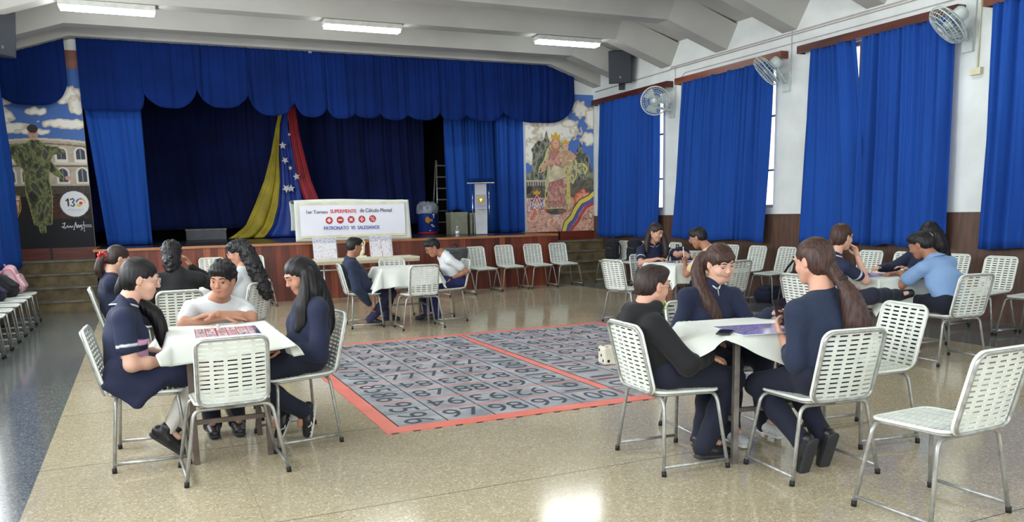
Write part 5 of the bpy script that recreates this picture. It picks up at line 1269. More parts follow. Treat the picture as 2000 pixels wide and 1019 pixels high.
        if shoes is M_shoew or (solem is M_solew):
            for s_ in (-1, 1):
                m = MB(); c0 = an + fd * .0 + dn * .030 + lat * s_ * .0385 - off; c1 = an + fd * .075 + dn * .058 + lat * s_ * .0425 - off; c2 = an + fd * .095 + dn * .040 + lat * s_ * .040 - off
                m.tube([Vector(c0), Vector(c1), Vector(c2)], .005, 6); m.build('side_stripe', M_tee, so)
            m = MB(); 
            for k in range(5): c0 = an + fd * (.045 + .016 * k) + dn * (.012 + .006 * k) - off; m.tube([Vector(c0 - lat * .02), Vector(c0 - dn * .006), Vector(c0 + lat * .02)], .0035, 6)
            m.build('laces', M_tee, so)
    # ---- hair ----
    g = Sculpt(); th = {'short': 0, 'curly': .006, 'long': .003, 'pony': .002, 'bangs': .003}[hair]
    def he(c, rr, lab=0, k=.012): g.ell(q(*c), (V3(*rr) + th) * hs, HR_, lab, k)
    he((0, -.016, .036), (.081, .097, .086))
    if hair in ('short', 'curly'): he((0, .045, .082), (.058, .052, .034), k=.03); he((0, -.05, -.01), (.070, .055, .06), k=.03)
    else: he((0, -.045, -.015), (.076, .062, .075), k=.03)
    fc = (0, .092, -.046 if hair != 'bangs' else -.062)
    g.cut(q(*fc), V3(.078, .072, .092) * hs, HR_, .012)
    if hair in ('short', 'curly'):
        for s in (-1, 1): g.cut(q(s * .085, .012, -.035), V3(.026, .040, .052) * hs, HR_, .01)
        g.cut(q(0, -.05, -.155), V3(.12, .12, .085) * hs, HR_, .01)
    else:
        for s in (-1, 1): g.cut(q(s * .092, .012, -.012), V3(.024, .024, .034) * hs, HR_, .008)
        if hair == 'pony' or hair == 'bangs': g.cut(q(0, -.03, -.165), V3(.12, .12, .085) * hs, HR_, .01)
    if hair == 'bangs':
        for x in np.linspace(-.058, .058, 13): g.cone(q(x * .7, .050, .080), q(x * .95, .080 - abs(x) * .35, .050), .013 * hs, .010 * hs, 0, .010); g.cone(q(x * .95, .080 - abs(x) * .35, .050), q(x, .0900 - abs(x) * .45, .022), .010 * hs, .0045 * hs, 0, .007)
    if hair == 'curly':
        rr = np.random.RandomState(seed + 3)
        for k in range(120):
            v = unit(rr.randn(3)); 
            if v[2] < -.15 and hairpts is None: continue
            if v[1] > .55 and v[2] < .45: continue
            if v[2] < -.5: continue
            g.ell(q(v[0] * .078, -.014 + v[1] * .096, .040 + v[2] * .090), V3(.018, .018, .016) * hs * rr.uniform(.7, 1.15), HR_, 0, .006)
    ci = hair == 'curly'
    for (pts, rad, st_) in (hairpts or []):
        P = [np.array(p, float) for p in pts]; n_ = max(2, int(sum(np.linalg.norm(P[i + 1] - P[i]) for i in range(len(P) - 1)) / .02)); rr = np.random.RandomState(seed + 11)
        tot = len(P) - 1; Q = []; Rr = []
        for k in range(n_ + 1):
            u = k / n_ * tot; i = min(int(u), tot - 1); w_ = u - i
            a0 = P[max(0, i - 1)]; a1 = P[i]; a2 = P[i + 1]; a3 = P[min(tot, i + 2)]
            Q.append(.5 * ((2 * a1) + (a2 - a0) * w_ + (2 * a0 - 5 * a1 + 4 * a2 - a3) * w_ ** 2 + (-a0 + 3 * a1 - 3 * a2 + a3) * w_ ** 3)); Rr.append(rad[i] + (rad[i + 1] - rad[i]) * w_)
        for k in range(n_): g.cone(Q[k], Q[k + 1], Rr[k], Rr[k + 1], 0, .014, n=r, st=st_)
        if ci:
            for k in range(n_ * 9): i = rr.randint(n_ + 1); v = unit(rr.randn(3)); g.ell(Q[i] + v * V3(1, 1, 1) * Rr[i] * .95, V3(.020, .020, .018) * rr.uniform(.8, 1.3), None, 0, .006)
    w1, w2 = 150, 95
    def hd(P, L_):
        l_ = (P - HCc) @ HR_; an_ = np.arctan2(l_[:, 0], l_[:, 1] * .0 + l_[:, 2] + .12)
        if ci: return .0022 * np.sin(P @ V3(170, 120, 150)) * np.sin(P @ V3(-110, 160, 130) + 1)
        up_ = np.clip((l_[:, 2] - .02) / .05, 0, 1) * (np.abs(l_).max(1) < .14)
        comb = .0011 * np.sin(an_ * 30 + 2 * np.sin(l_[:, 1] * 30)) + .0007 * np.sin(an_ * 67 + l_[:, 1] * 12)
        ver = .0014 * np.sin((P @ r) * 230 + 2.2 * np.sin(P[:, 2] * 17)) + .0012 * np.sin((P @ f) * 250 + 2.0 * np.sin(P[:, 2] * 13 + 1))
        return comb * up_ + ver * (1 - up_)
    V, F, lab = g.mesh(max(.0048, h * .75), hd); put_mesh('hair', V, F, lab, [HR[hairm]], t, off)
    # ---- glasses ----
    if glasses is not None:
        m = MB()
        for s in (-1, 1):
            m.tube([Vector(q(s * .034 + .024 * math.cos(a_), .104 - .010 * abs(math.cos(a_)) * (1 if math.cos(a_) * s > 0 else 0), .002 + .019 * math.sin(a_)) - off) for a_ in np.linspace(0, 2 * PI, 20)[:-1]], .0018, 6, 0, True)
            m.tube([Vector(q(s * .057, .094, .006) - off), Vector(q(s * .076, .04, .006) - off), Vector(q(s * .080, -.005, .004) - off)], .0018, 6)
        m.tube([Vector(q(-.010, .105, .006) - off), Vector(q(.010, .105, .006) - off)], .0018, 6); m.build('eyeglasses', glasses, t)
    info = dict(t=t, off=off, q=q, wr=wr, wl=wl, eR=eR, eL=eL, f=f, r=r, W=W, HC=HCc, HR=HR_, SC=SC, PE=PE, neck=neck, spine=spine, fw=fw, rs=rs_, nR=nR, nL=nL, ar=ar, al=al)
    return info
# ---------------- the pupils ----------------
g1 = person('girl with clear glasses and long black ponytail in navy polo and skirt, at the left', (-.03, 5.245), -2, 'polo', M_navy, 'short', 'skirt', M_skirt, 'fair', 'pony', 'black',
    head=(-.015, 5.25, 1.08), hyaw=2, hpitch=14, hs=1.02, sc=(-.12, 5.25, .885), pelvis=(-.135, 5.245, .55), wr=(.11, 5.13, .60), wl=(.13, 5.33, .60), pr=(-.35, 4.9, .55), pl=(-.3, 5.6, .5),
    hand_r=((1, .35, -.1), (0, .6, -1)), hand_l=((1, -.4, -.2), (0, -.6, -1)), ar=(.05, 5.20, .17), al=(.10, 5.30, .14), fr=(.75, 0, -.66), fl=(.6, 0, -.8), shoes=M_shoe, socks=.78, girl=True, glasses=M_lens, lid=.15, cuffm=M_greyst,
    hairpts=[([(-.085, 5.27, 1.10), (-.12, 5.31, 1.0), (-.04, 5.36, .93), (.05, 5.36, .84), (.08, 5.35, .70), (.11, 5.34, .60)], [.035, .038, .040, .042, .034, .016], 1.0)], h=.0055, seed=2, fat=1.2, bulk=1.25, sw=.17,
    extra=[((-.24, 5.10, .50), (.10, 5.10, .50), .03, .03, 0, .05)] + [((x, 5.07, .485), (-.09 + (x + .09) * .12, 5.035, .375), .020, .010, 0, .04) for x in (-.25, -.20, -.15, -.10, -.05, 0., .05)] + [((-.20, 5.06, .45), (.0, 5.06, .45), .016, .016, 0, .03)])
b2 = person('boy with black curly hair in white t-shirt, crossed arms on the left table', (.42, 6.02), -90, 'tee', M_tee, 'short', 'pants', M_navyp, 'tan', 'curly', 'black',
    head=(.475, 5.66, 1.02), hyaw=-26, hpitch=10, hroll=-4, hs=.98, sc=(.44, 5.80, .83), pelvis=(.42, 6.05, .545), wr=(.45, 5.49, .79), wl=(.41, 5.46, .82), pr=(.0, 5.5, .7), pl=(.85, 5.5, .7), ul=.25, fll=.25,
    hand_r=((1, .1, -.05), (0, .1, -1)), hand_l=((-1, .1, -.05), (0, .1, -1)), ar=(.34, 5.62, .09), al=(.50, 5.60, .09), lid=.12, gaze=(-.35, -.3), fat=1.05, bulk=1.15, h=.0055, seed=4, sw=.165, curl_r=.25, curl_l=.25)
g3 = person('girl with long black hair in a navy sweater looking down, black and white sneakers', (.837, 5.25), 187, 'sweat', M_navy, 'long', 'pants', M_navyp, 'tan', 'long', 'black',
    head=(.905, 5.225, 1.055), hyaw=4, hpitch=24, hs=.97, sc=(.965, 5.235, .865), pelvis=(.93, 5.25, .545), wr=(.74, 5.34, .60), wl=(.76, 5.15, .60), pr=(1.2, 5.7, .5), pl=(1.2, 4.9, .45),
    hand_r=((-1, -.5, -.1), (0, .3, -1)), hand_l=((-1, .5, -.1), (0, .3, -1)), ar=(.74, 5.32, .16), al=(.86, 5.17, .19), fr=(-.45, 0, -.9), fl=(-.2, 0, -.98), shoes=M_shoe, solem=M_solew, girl=True, lid=.0, gaze=(0, -.5),
    hairpts=[([(.955, 5.25, 1.10), (1.005, 5.25, .98), (1.045, 5.25, .85), (1.06, 5.24, .74), (1.05, 5.24, .66)], [.060, .062, .060, .050, .025], 1.3), ([(.93, 5.145, 1.08), (.915, 5.13, .97), (.895, 5.12, .86), (.88, 5.12, .76), (.85, 5.12, .72)], [.022, .032, .040, .034, .012], 1.0),
             ([(.95, 5.16, 1.08), (.97, 5.15, .95), (.99, 5.16, .80)], [.03, .045, .03], 1.0)], h=.0055, seed=6, bulk=1.1)
b11 = person('boy with glasses in a black hoodie with green cords, near right table', (2.684, 3.74), -4.6, 'hoodie', M_blk, 'long', 'pants', M_navyp, 'light', 'short', 'dark',
    head=(2.575, 3.77, 1.00), hyaw=6, hpitch=6, hs=.97, sc=(2.505, 3.785, .80), pelvis=(2.60, 3.75, .54), wr=(2.83, 3.60, .60), wl=(2.86, 3.88, .60), pr=(2.4, 3.2, .4), pl=(2.4, 4.3, .4),
    hand_r=((1, .2, -.15), (0, .1, -1)), hand_l=((1, -.4, -.1), (0, 0, -1)), ar=(2.83, 3.62, .10), al=(2.95, 3.80, .10), fr=(1, -.2, -.05), fl=(1, .1, -.05), glasses=M_lens, lid=.2, h=.0055, seed=8, bulk=1.05, thl=.43, sw=.16)
g12 = person('smiling girl with fringe and wavy brown ponytail in a navy zip sweater', (3.3, 4.14), -96, 'sweat', M_navy, 'long', 'pants', M_navyp, 'fair', 'bangs', 'mid',
    head=(3.335, 4.135, 1.075), hyaw=1, hpitch=18, hroll=8, hs=1.0, sc=(3.30, 4.185, .87), pelvis=(3.30, 4.21, .545), wr=(3.12, 3.98, .62), wl=(3.43, 3.80, .782), pr=(2.9, 4.5, .3), pl=(3.75, 4.1, -.2),
    hand_l=((.75, -.6, .12), (0, 0, -1)), ar=(3.20, 3.84, .09), al=(3.46, 3.84, .11), shoes=M_shoew, solem=M_solew, girl=True, smile=True, lid=-.02, gaze=(0, -.5), fat=.95,
    hairpts=[([(3.275, 4.225, 1.12), (3.235, 4.23, 1.04), (3.225, 4.19, .93), (3.24, 4.13, .83), (3.275, 4.10, .73), (3.29, 4.09, .68)], [.030, .038, .044, .050, .046, .020], 1.0)], h=.0055, seed=10, bulk=1.0, curl_l=.3)
g13 = person('girl seen from behind with long brown ponytail, navy sweater, holding a phone', (3.24, 3.23), 84, 'sweat', M_sweat, 'long', 'pants', M_navyp, 'light', 'pony', 'mid',
    head=(3.195, 3.215, 1.135), hyaw=14, hpitch=10, hs=1.0, sc=(3.215, 3.15, .905), pelvis=(3.24, 3.13, .545), wr=(3.30, 3.40, .76), wl=(3.115, 3.35, .735), pr=(3.7, 3.0, .2), pl=(3.0, 2.95, -.3),
    hand_r=((-.3, .6, .6), (-1, -.4, .2)), hand_l=((.35, .75, .55), (.9, -.2, .5)), ar=(3.34, 3.25, .17), al=(3.16, 3.22, .17), fr=(0, .3, -.95), fl=(0, .3, -.95), kr=(3.4, 4.5, .9), kl=(3.05, 4.5, .9), girl=True, lid=.1, gaze=(0, -.4),
    hairpts=[([(3.225, 3.135, 1.10), (3.245, 3.075, 1.04), (3.265, 3.02, .95), (3.285, 3.00, .84), (3.295, 3.0, .76), (3.30, 3.01, .70)], [.034, .022, .042, .058, .054, .022], 1.2)], h=.0055, seed=12, bulk=1.1, roll_sleeve=.45)
b7 = person('boy in a slate blue sweatshirt leaning down to his shoe at the middle table', (2.59, 10.33), -6, 'sweat', M_sweat, 'long', 'pants', M_purp, 'brown', 'short', 'black',
    head=(2.50, 10.33, 1.03), hyaw=18, hpitch=10, hs=1.0, sc=(2.43, 10.34, .81), pelvis=(2.55, 10.34, .53), wr=(2.62, 10.17, .30), wl=(2.66, 10.50, .58), pr=(2.3, 10.0, .5), pl=(2.2, 10.8, .4), hand_r=((.3, .1, -1), (.8, 0, .2)),
    ar=(2.66, 10.24, .11), al=(2.92, 10.42, .12), kr=(3.6, 10.2, .8), fr=(.9, -.2, -.15), fl=(1, -.1, -.1), h=.008, seed=14, ul=.29, fll=.27, bulk=1.7, fat=1.1)
b8 = person('boy in a white t-shirt and glasses leaning over the middle table, wristwatch on', (3.70, 10.27), 178, 'tee', M_tee, 'short', 'pants', M_royal, 'brown', 'short', 'black',
    head=(3.53, 10.26, .985), hyaw=0, hpitch=30, hs=1.0, sc=(3.70, 10.24, .84), pelvis=(3.84, 10.26, .54), wr=(3.62, 10.40, .60), wl=(3.72, 10.12, .56), pr=(4.2, 10.6, .8), pl=(4.2, 9.9, .8), hand_l=((-1, .1, -.1), (0, .1, -1)),
    ar=(3.46, 10.36, .10), al=(3.52, 10.16, .12), glasses=M_framed, sockm=M_sock, h=.008, seed=16, ul=.27, bulk=1.15)
g9 = person('girl with long brown hair in navy polo writing at the far right table', (6.28, 9.2), -95, 'polo', M_navy, 'short', 'skirt', M_skirt, 'light', 'long', 'dark',
    head=(6.27, 9.10, 1.115), hyaw=20, hpitch=16, hs=1.02, sc=(6.27, 9.20, .90), wr=(6.12, 8.85, .78), wl=(6.44, 8.72, .86), pr=(5.8, 9.2, .6), pl=(6.8, 9.2, .6), hand_r=((.8, -.5, 0), (0, 0, -1)), hand_l=((-.2, -.9, -.3), (0, 0, -1)), girl=True, lid=.1, cuffm=M_greyst,
    hairpts=[([(6.19, 9.13, 1.12), (6.16, 9.14, 1.0), (6.14, 9.12, .86)], [.03, .032, .02], 1.0), ([(6.35, 9.10, 1.12), (6.37, 9.05, 1.0), (6.38, 9.03, .88), (6.37, 9.03, .78)], [.03, .034, .036, .02], 1.0), ([(6.27, 9.2, 1.1), (6.27, 9.25, .95)], [.07, .06], 1.2)], h=.0075, seed=18, fat=1.1)
b10 = person('boy in a beige shirt with black hair seen from behind at the far right table', (6.3, 7.8), 100, 'tee', M_beige, 'short', 'pants', M_navyp, 'brown', 'short', 'black',
    head=(6.10, 7.98, 1.07), hyaw=22, hpitch=22, hs=1.02, sc=(6.20, 7.86, .88), pelvis=(6.30, 7.72, .545), wr=(6.30, 8.14, .78), wl=(6.02, 8.12, .77), pr=(6.7, 7.7, .6), pl=(5.75, 7.6, .45), glasses=M_lens, h=.008, seed=20, bulk=1.2, fat=1.1)
g14 = person('girl with glasses and low ponytail in a navy polo resting her chin on her hand', (5.68, 5.62), -3, 'polo', M_navy, 'short', 'pants', M_navyp, 'fair', 'pony', 'mid',
    head=(5.80, 5.50, 1.135), hyaw=4, hpitch=6, hs=1.0, sc=(5.74, 5.55, .905), pelvis=(5.64, 5.60, .545), wr=(5.935, 5.44, .955), wl=(6.02, 5.56, .66), pr=(6.2, 5.1, .2), pl=(5.7, 6.0, .2), hand_r=((-.35, .05, .9), (-.9, .1, -.2)), hand_l=((.3, -.9, -.1), (0, 0, -1)),
    ar=(6.20, 5.22, .60), al=(6.0, 5.55, .10), kr=(6.0, 4.8, .7), fr=(.85, -.45, .25), girl=True, glasses=M_framed, lid=.15, cuffm=M_greyst, thl=.42, sockm=M_sock,
    hairpts=[([(5.715, 5.535, 1.09), (5.66, 5.56, 1.03), (5.64, 5.57, .93), (5.65, 5.56, .84)], [.030, .030, .034, .018], 1.0)], h=.0065, seed=22, ul=.25, fat=1.1)
b15 = person('boy in a light blue shirt leaning on his arms at the right table', (6.57, 5.0), 84, 'shirt', M_lblue, 'short', 'pants', M_navyp, 'brown', 'short', 'black',
    head=(6.47, 5.22, 1.045), hyaw=22, hpitch=24, hs=1.02, sc=(6.53, 5.10, .875), pelvis=(6.57, 4.93, .545), wr=(6.45, 5.46, .775), wl=(6.50, 5.42, .78), pr=(7.0, 5.3, .5), pl=(6.1, 5.1, .55), hand_l=((.8, .4, 0), (0, 0, -1)), hand_r=((-.9, .2, 0), (0, 0, -1)),
    ar=(6.66, 5.38, .10), al=(6.48, 5.36, .10), fr=(.1, 1, -.05), fl=(-.15, 1, -.05), shoes=M_shoe, solem=M_solew, sockm=M_sock, h=.0065, seed=24, bulk=1.3, fat=1.1, ul=.25)
g16 = person('girl with loose long black hair in navy behind the boy in light blue', (7.16, 5.85), 178, 'sweat', M_navy, 'long', 'pants', M_navyp, 'fair', 'long', 'black',
    head=(7.20, 5.72, 1.115), hyaw=12, hpitch=18, hs=1.0, sc=(7.27, 5.78, .90), pelvis=(7.26, 5.85, .545), wr=(6.84, 5.98, .78), wl=(6.86, 5.66, .78), girl=True, lid=.1,
    hairpts=[([(7.25, 5.70, 1.12), (7.31, 5.69, 1.0), (7.35, 5.68, .88), (7.36, 5.68, .78)], [.065, .07, .065, .03], 1.3), ([(7.20, 5.64, 1.12), (7.24, 5.62, 1.0), (7.28, 5.62, .88)], [.03, .045, .03], 1.0)], h=.008, seed=26)
p5 = person('person in black seen from behind, bushy black hair, at the far left table', (.27, 7.9), 91, 'sweat', M_blk, 'long', 'pants', M_navyp, 'tan', 'curly', 'black',
    head=(.25, 7.93, 1.105), hyaw=-10, hpitch=12, hs=1.0, sc=(.29, 7.84, .90), pelvis=(.27, 7.83, .545), wr=(.42, 8.10, .98), wl=(.15, 8.25, .78), pr=(.8, 7.95, .6), hand_r=((-.35, .1, .9), (-1, 0, 0)), h=.008, seed=28, bulk=1.25, sw=.175, hairpts=[([(.24, 7.86, 1.06), (.24, 7.83, .99)], [.072, .055], 1.1)])
g4 = person('girl in navy with a red ribbon in her ponytail, far left table', (-.16, 8.47), 2, 'sweat', M_navy, 'long', 'pants', M_navyp, 'fair', 'pony', 'dark',
    head=(-.20, 8.43, 1.075), hyaw=16, hpitch=22, hs=1.0, sc=(-.29, 8.43, .88), pelvis=(-.24, 8.46, .545), wr=(.05, 8.50, .78), wl=(.02, 8.66, .78), hairpts=[([(-.29, 8.41, 1.12), (-.345, 8.40, 1.06), (-.37, 8.40, .97), (-.35, 8.40, .90)], [.032, .035, .036, .016], 1.0)], h=.009, seed=30, bulk=1.15)
g6 = person('girl with very long curly black hair in white t-shirt, far left table', (.80, 8.28), 138, 'tee', M_tee, 'short', 'pants', M_navyp, 'tan', 'curly', 'black',
    head=(.86, 8.22, 1.09), hyaw=20, hpitch=14, hs=1.0, sc=(.90, 8.20, .885), pelvis=(.87, 8.21, .545), wr=(.62, 8.42, .77), wl=(.60, 8.30, .76), pl=(.6, 7.8, .5), girl=True, glasses=M_lens, h=.008, seed=32,
    hairpts=[([(.92, 8.17, 1.12), (.97, 8.13, 1.0), (1.01, 8.10, .88), (1.05, 8.07, .76), (1.08, 8.05, .68)], [.07, .075, .07, .062, .035], 1.0)])
# ---- what they wear and hold ----
def band(pi, side, col, r=.024, hh=.008, at_=.10, name='bracelet'):
    w_, e = (pi['wr'], pi['eR']) if side == 'R' else (pi['wl'], pi['eL']); d = unit(e - w_); c = w_ + d * .02; m = MB(); R = Vector(d).to_track_quat('Z', 'Y').to_matrix().to_4x4()
    m.lathe([(r - .003, -hh), (r + .002, -hh), (r + .002, hh), (r - .003, hh)], tuple(c - pi['off']), 20, 0, R); return m.build(name, col, pi['t'])
band(g1, 'R', M_rubber, .025, .005); band(b8, 'L', M_black, .026, .014, name='wristwatch'); band(g12, 'L', M_gold, .026, .004)
def earring(pi, s):
    m = MB(); c = pi['q'](s * .082, .0, -.042) - pi['off']; m.tube([Vector(c) + Vector((0, .0, 0)) + Vector((.006 * math.cos(a), 0, .007 * math.sin(a))) for a in np.linspace(0, 2 * PI, 13)[:-1]], .0018, 6, 0, True); m.build('earring', M_gold, pi['t'])
earring(g1, 1); earring(g12, 1)
# hoodie cords of the boy in black
m = MB(); c = b11['neck'] - b11['off']; u_, fw_, rs_ = V3(0, 0, 1), b11['fw'], b11['rs']
base = c + fw_ * .10 - u_ * .02 + rs_ * .03
m.tube([Vector(base + fw_ * x + u_ * z + rs_ * y) for x, y, z in ((-.03, .03, .05), (-.015, .035, .02), (.0, .03, .0), (-.005, .045, -.012), (.012, .055, -.004), (.018, .05, .02), (.015, .04, .035))], .0035, 6); m.build('hood_cord', M_neon, b11['t'])
m = MB(); c = b11['PE'] - b11['off'] + b11['rs'] * .155 + fw_ * .055 + u_ * .10
m.tube([Vector(c + fw_ * x + u_ * z) for x, z in ((0, .01), (.004, -.006), (.02, -.012), (.035, -.008))], .004, 6); m.build('pocket_trim', M_neon, b11['t'])
# red ribbon
m = MB(); c = V3(-.325, 8.39, 1.10) - g4['off']
for k in range(9): a = k * .7; m.tube([Vector(c), Vector(c + V3(.045 * math.cos(a), -.012, .045 * math.sin(a))), Vector(c + V3(.03 * math.cos(a + .5), -.02, .03 * math.sin(a + .5)))], .010, 6, rs=[.008, .014, .006])
m.tube([Vector(c), Vector(c + V3(-.03, 0, -.08)), Vector(c + V3(-.05, 0, -.16))], .01, 6, rs=[.008, .012, .006]); m.build('hair_ribbon', mat('red_ribbon', (214, 44, 48), rough=.5), g4['t'])
# hair ties and clips
def tie(pi, c, r, nrm, col): m = MB(); R = Vector(nrm).to_track_quat('Z', 'Y').to_matrix().to_4x4(); m.lathe([(r - .006, -.012), (r + .005, -.009), (r + .005, .009), (r - .006, .012)], tuple(V3(*c) - pi['off']), 18, 0, R); m.build('hair_tie', col, pi['t'])
tie(g13, (3.247, 3.07, 1.042), .027, (.1, -.5, -.6), M_rubber); tie(g14, (5.67, 5.555, 1.04), .031, (-.5, .2, -.6), M_rubber)
# zip and white collar of the smiling girl
m = MB(); c = g12['neck'] - g12['off']; fw_ = g12['fw']; sp = g12['spine']
m.tube([Vector(c + fw_ * .070 + sp * .0), Vector(c + fw_ * .090 - sp * .05)], .004, 6); m.build('zip', M_alu, g12['t'])
m = MB()
for s in (-1, 1): m.tube([Vector(c + g12['rs'] * s * .028 + fw_ * .056 + sp * .010), Vector(c + g12['rs'] * s * .007 + fw_ * .074 - sp * .010)], .007, 6, rs=[.004, .005])
m.build('inner_collar', M_tee, g12['t'])
phone((3.235, 3.475, .838), (math.radians(62), math.radians(-8), math.radians(-28)), 'black phone held upright by the girl with the brown ponytail')
# ---------------- things on the stage ----------------
M_panel = mat('brushed_panel', (168, 172, 176), (150, 154, 160), rough=.4, metal=.3, scale=3)
lc = thing('lectern', 'slim silver lectern with a yellow shield on the stage beside the curtain', 'lectern', (6.28, 15.2, SZ), -.35)
m = MB(); m.box((-.25, -.16, 0), (.25, .16, .02)); m.build('base', M_black, lc, .004)
m = MB(); P_ = [(-.085, 0), (.085, 0)]
ns = 14; V = []
for i in range(ns + 1):
    z = .02 + 1.0 * i / ns; y = -.12 + .035 * math.sin(PI * i / ns * .9); hw = .118 - .004 * math.cos(PI * 2 * i / ns)
    V += [(-hw, y, z), (hw, y, z), (hw, y + .012, z), (-hw, y + .012, z)]
F = [(4 * i + j, 4 * i + (j + 1) % 4, 4 * i + 4 + (j + 1) % 4, 4 * i + 4 + j) for i in range(ns) for j in range(4)] + [(0, 1, 2, 3), (4 * ns, 4 * ns + 1, 4 * ns + 2, 4 * ns + 3)]
m.add(V, F, 0, False); m.build('front_panel', M_panel, lc)
for sx in (-1, 1):
    m = MB(); m.tube([(sx * .17, -.02, .02), (sx * .16, -.03, 1.04)], .011); m.build('post', M_chrome, lc)
m = MB(); m.box((-.27, -.20, -.012), (.27, .16, .012), 0, Matrix.Translation((0, 0, 1.07)) @ Matrix.Rotation(math.radians(16), 4, 'X')); m.build('desk_top', M_chrome, lc, .004)
m = MB(); m.box((-.16, -.14, .5), (.16, .10, .512)); m.build('inner_shelf', M_glass, lc)
yq = -.093
m = MB(); m.prism([(-.075, .76), (.075, .76), (.078, .69), (.0, .60), (-.078, .69)], yq - .012, yq - .006, 'y'); sh = m.build('shield_emblem', M_yel, lc)
m = MB(); m.prism([(-.028, .715), (.028, .715), (.0, .65)], yq - .016, yq - .012, 'y'); m.build('shield_mark', M_chrome, sh)
m = MB(); m.box((-.105, yq - .006, .55), (.105, yq - .003, .80)); m.build('printed_sheet', mat('lilac_print', (150, 146, 176), rough=.5), lc)
m = MB(); m.tube([(.045 * math.cos(a), yq - .012, .47 + .045 * math.sin(a)) for a in np.linspace(0, 2 * PI, 25)[:-1]], .004, 6, 0, True); m.tube([(.022 * math.cos(a), yq - .012, .47 + .022 * math.sin(a)) for a in np.linspace(.6, 5.4, 12)], .003, 6); m.build('round_emblem', M_wh, lc)
# ladder
ld = thing('step_ladder', 'dark folded step ladder standing at the right of the stage backdrop', 'ladder', (6.32, 17.4, SZ), .1)
for k, (y0, y1, mt) in enumerate(((0, .10, M_alu), (.30, .14, M_steel))):
    for s in (-1, 1):
        m = MB(); m.tube([(s * .20, y0, 0), (s * .13, y1, 1.62)], .018, 6); m.build('rail', mt, ld)
for i in range(6):
    z = .25 + i * .25; m = MB(); hw = .20 - .07 * z / 1.62; m.box((-hw, -.02 + .1 * z / 1.62, z - .012), (hw, .06 + .1 * z / 1.62, z + .012)); m.build('step', M_alu, ld)
# blue bin with bag
M_bin = mat('blue_printed_barrel', (30, 56, 140), (24, 46, 118), rough=.4, scale=5); M_bag = mat('clear_plastic_bag', (150, 158, 168), (110, 118, 130), rough=.2, scale=8, bump=.6, bdist=.02)
bn_ = thing('barrel', 'blue barrel with an orange fish shape and a plastic bag over its rim', 'barrel', (5.83, 17.2, SZ))
m = MB(); m.lathe([(.0001, 0), (.20, 0), (.215, .02), (.22, .55), (.23, .58), (.21, .585), (.0001, .57)], n=28); m.build('drum', M_bin, bn_)
m = MB(); m.lathe([(.222, .0), (.223, .05), (.219, .05)], n=28); m.build('red_band', M_red, bn_)
m = MB(); rr_ = random.Random(4)
V = []; n_ = 28
for j, (r_, z) in enumerate(((.235, .46), (.24, .58), (.22, .66), (.14, .70))): V += [(r_ * (1 + .08 * rr_.uniform(-1, 1)) * math.cos(2 * PI * k / n_), r_ * (1 + .08 * rr_.uniform(-1, 1)) * math.sin(2 * PI * k / n_), z + .02 * rr_.uniform(-1, 1)) for k in range(n_)]
m.add(V, [(j * n_ + k, j * n_ + (k + 1) % n_, (j + 1) * n_ + (k + 1) % n_, (j + 1) * n_ + k) for j in range(3) for k in range(n_)], 0, True); m.build('bag', M_bag, bn_)
m = MB(); fish = [(-.17, .30), (-.15, .36), (-.10, .385), (-.05, .35), (-.0, .31), (.04, .335), (.04, .27), (-.01, .285), (-.05, .26), (-.08, .225), (-.10, .25), (-.14, .25)]
m.prism([(x * .8, z) for x, z in fish], -.232, -.224, 'y'); m.build('orange_fish', mat('orange_print', (206, 140, 40), rough=.5), bn_)
m = MB()
for (x, z, l_) in ((.06, .42, .05), (.05, .17, .06), (.02, .20, .05), (-.03, .08, .03)): m.box((x - l_ / 2, -.228, z - .008), (x + l_ / 2, -.221, z + .008))
m.box((.055, -.228, .35), (.07, -.221, .45)); m.build('white_marks', M_wh, bn_)
M_card = mat('grey_green_board', (146, 148, 128), (134, 136, 118), rough=.7)
for lab, x0, x1, hh, yy in (('large grey-green box under the short stage curtain', 6.04, 6.42, .46, 16.45), ('narrow grey-green box between the large box and the lectern', 6.50, 6.62, .44, 16.5)):
    t = thing('storage_box', lab, 'box', ((x0 + x1) / 2, yy, SZ)); w2 = (x1 - x0) / 2
    m = MB(); m.box((-w2, -.15, 0), (w2, .15, hh)); m.build('carton', M_card, t, .006); m = MB(); m.box((-w2 - .004, -.155, hh - .05), (w2 + .004, .155, hh + .004)); m.build('lid', M_card, t, .003)
t = thing('storage_box', 'low dark grey box beneath the backdrop at the left of the stage', 'box', (1.28, 18.4, SZ)); m = MB(); m.box((-.40, -.2, 0), (.40, .2, .22)); m.build('case', mat('dull_grey_box', (92, 96, 104), rough=.5), t, .01); m = MB(); m.box((-.41, -.21, .20), (.41, .21, .235)); m.build('lid', M_steel, t, .004)
M_pet = NT('clear_plastic'); M_pet.b.inputs['Transmission Weight'].default_value = .85; M_pet.b.inputs['Roughness'].default_value = .1; M_pet.b.inputs['Base Color'].default_value = (.9, .94, .96, 1); M_pet = M_pet.m
t = thing('water_bottle', 'small clear plastic bottle with a white cap on the stage edge', 'bottle', (5.42, 14.30, SZ)); m = MB(); m.lathe([(.0001, 0), (.032, 0), (.034, .02), (.034, .13), (.014, .17), (.013, .18), (.0001, .18)], n=18); m.build('bottle_body', M_pet, t); m = MB(); m.lathe([(.0001, .18), (.015, .18), (.015, .20), (.0001, .20)], n=14); m.build('cap', M_wh, t); m = MB(); m.lathe([(.0345, .06), (.0352, .06), (.0352, .11), (.0345, .11)], n=18); m.build('bottle_label', M_wh, t)
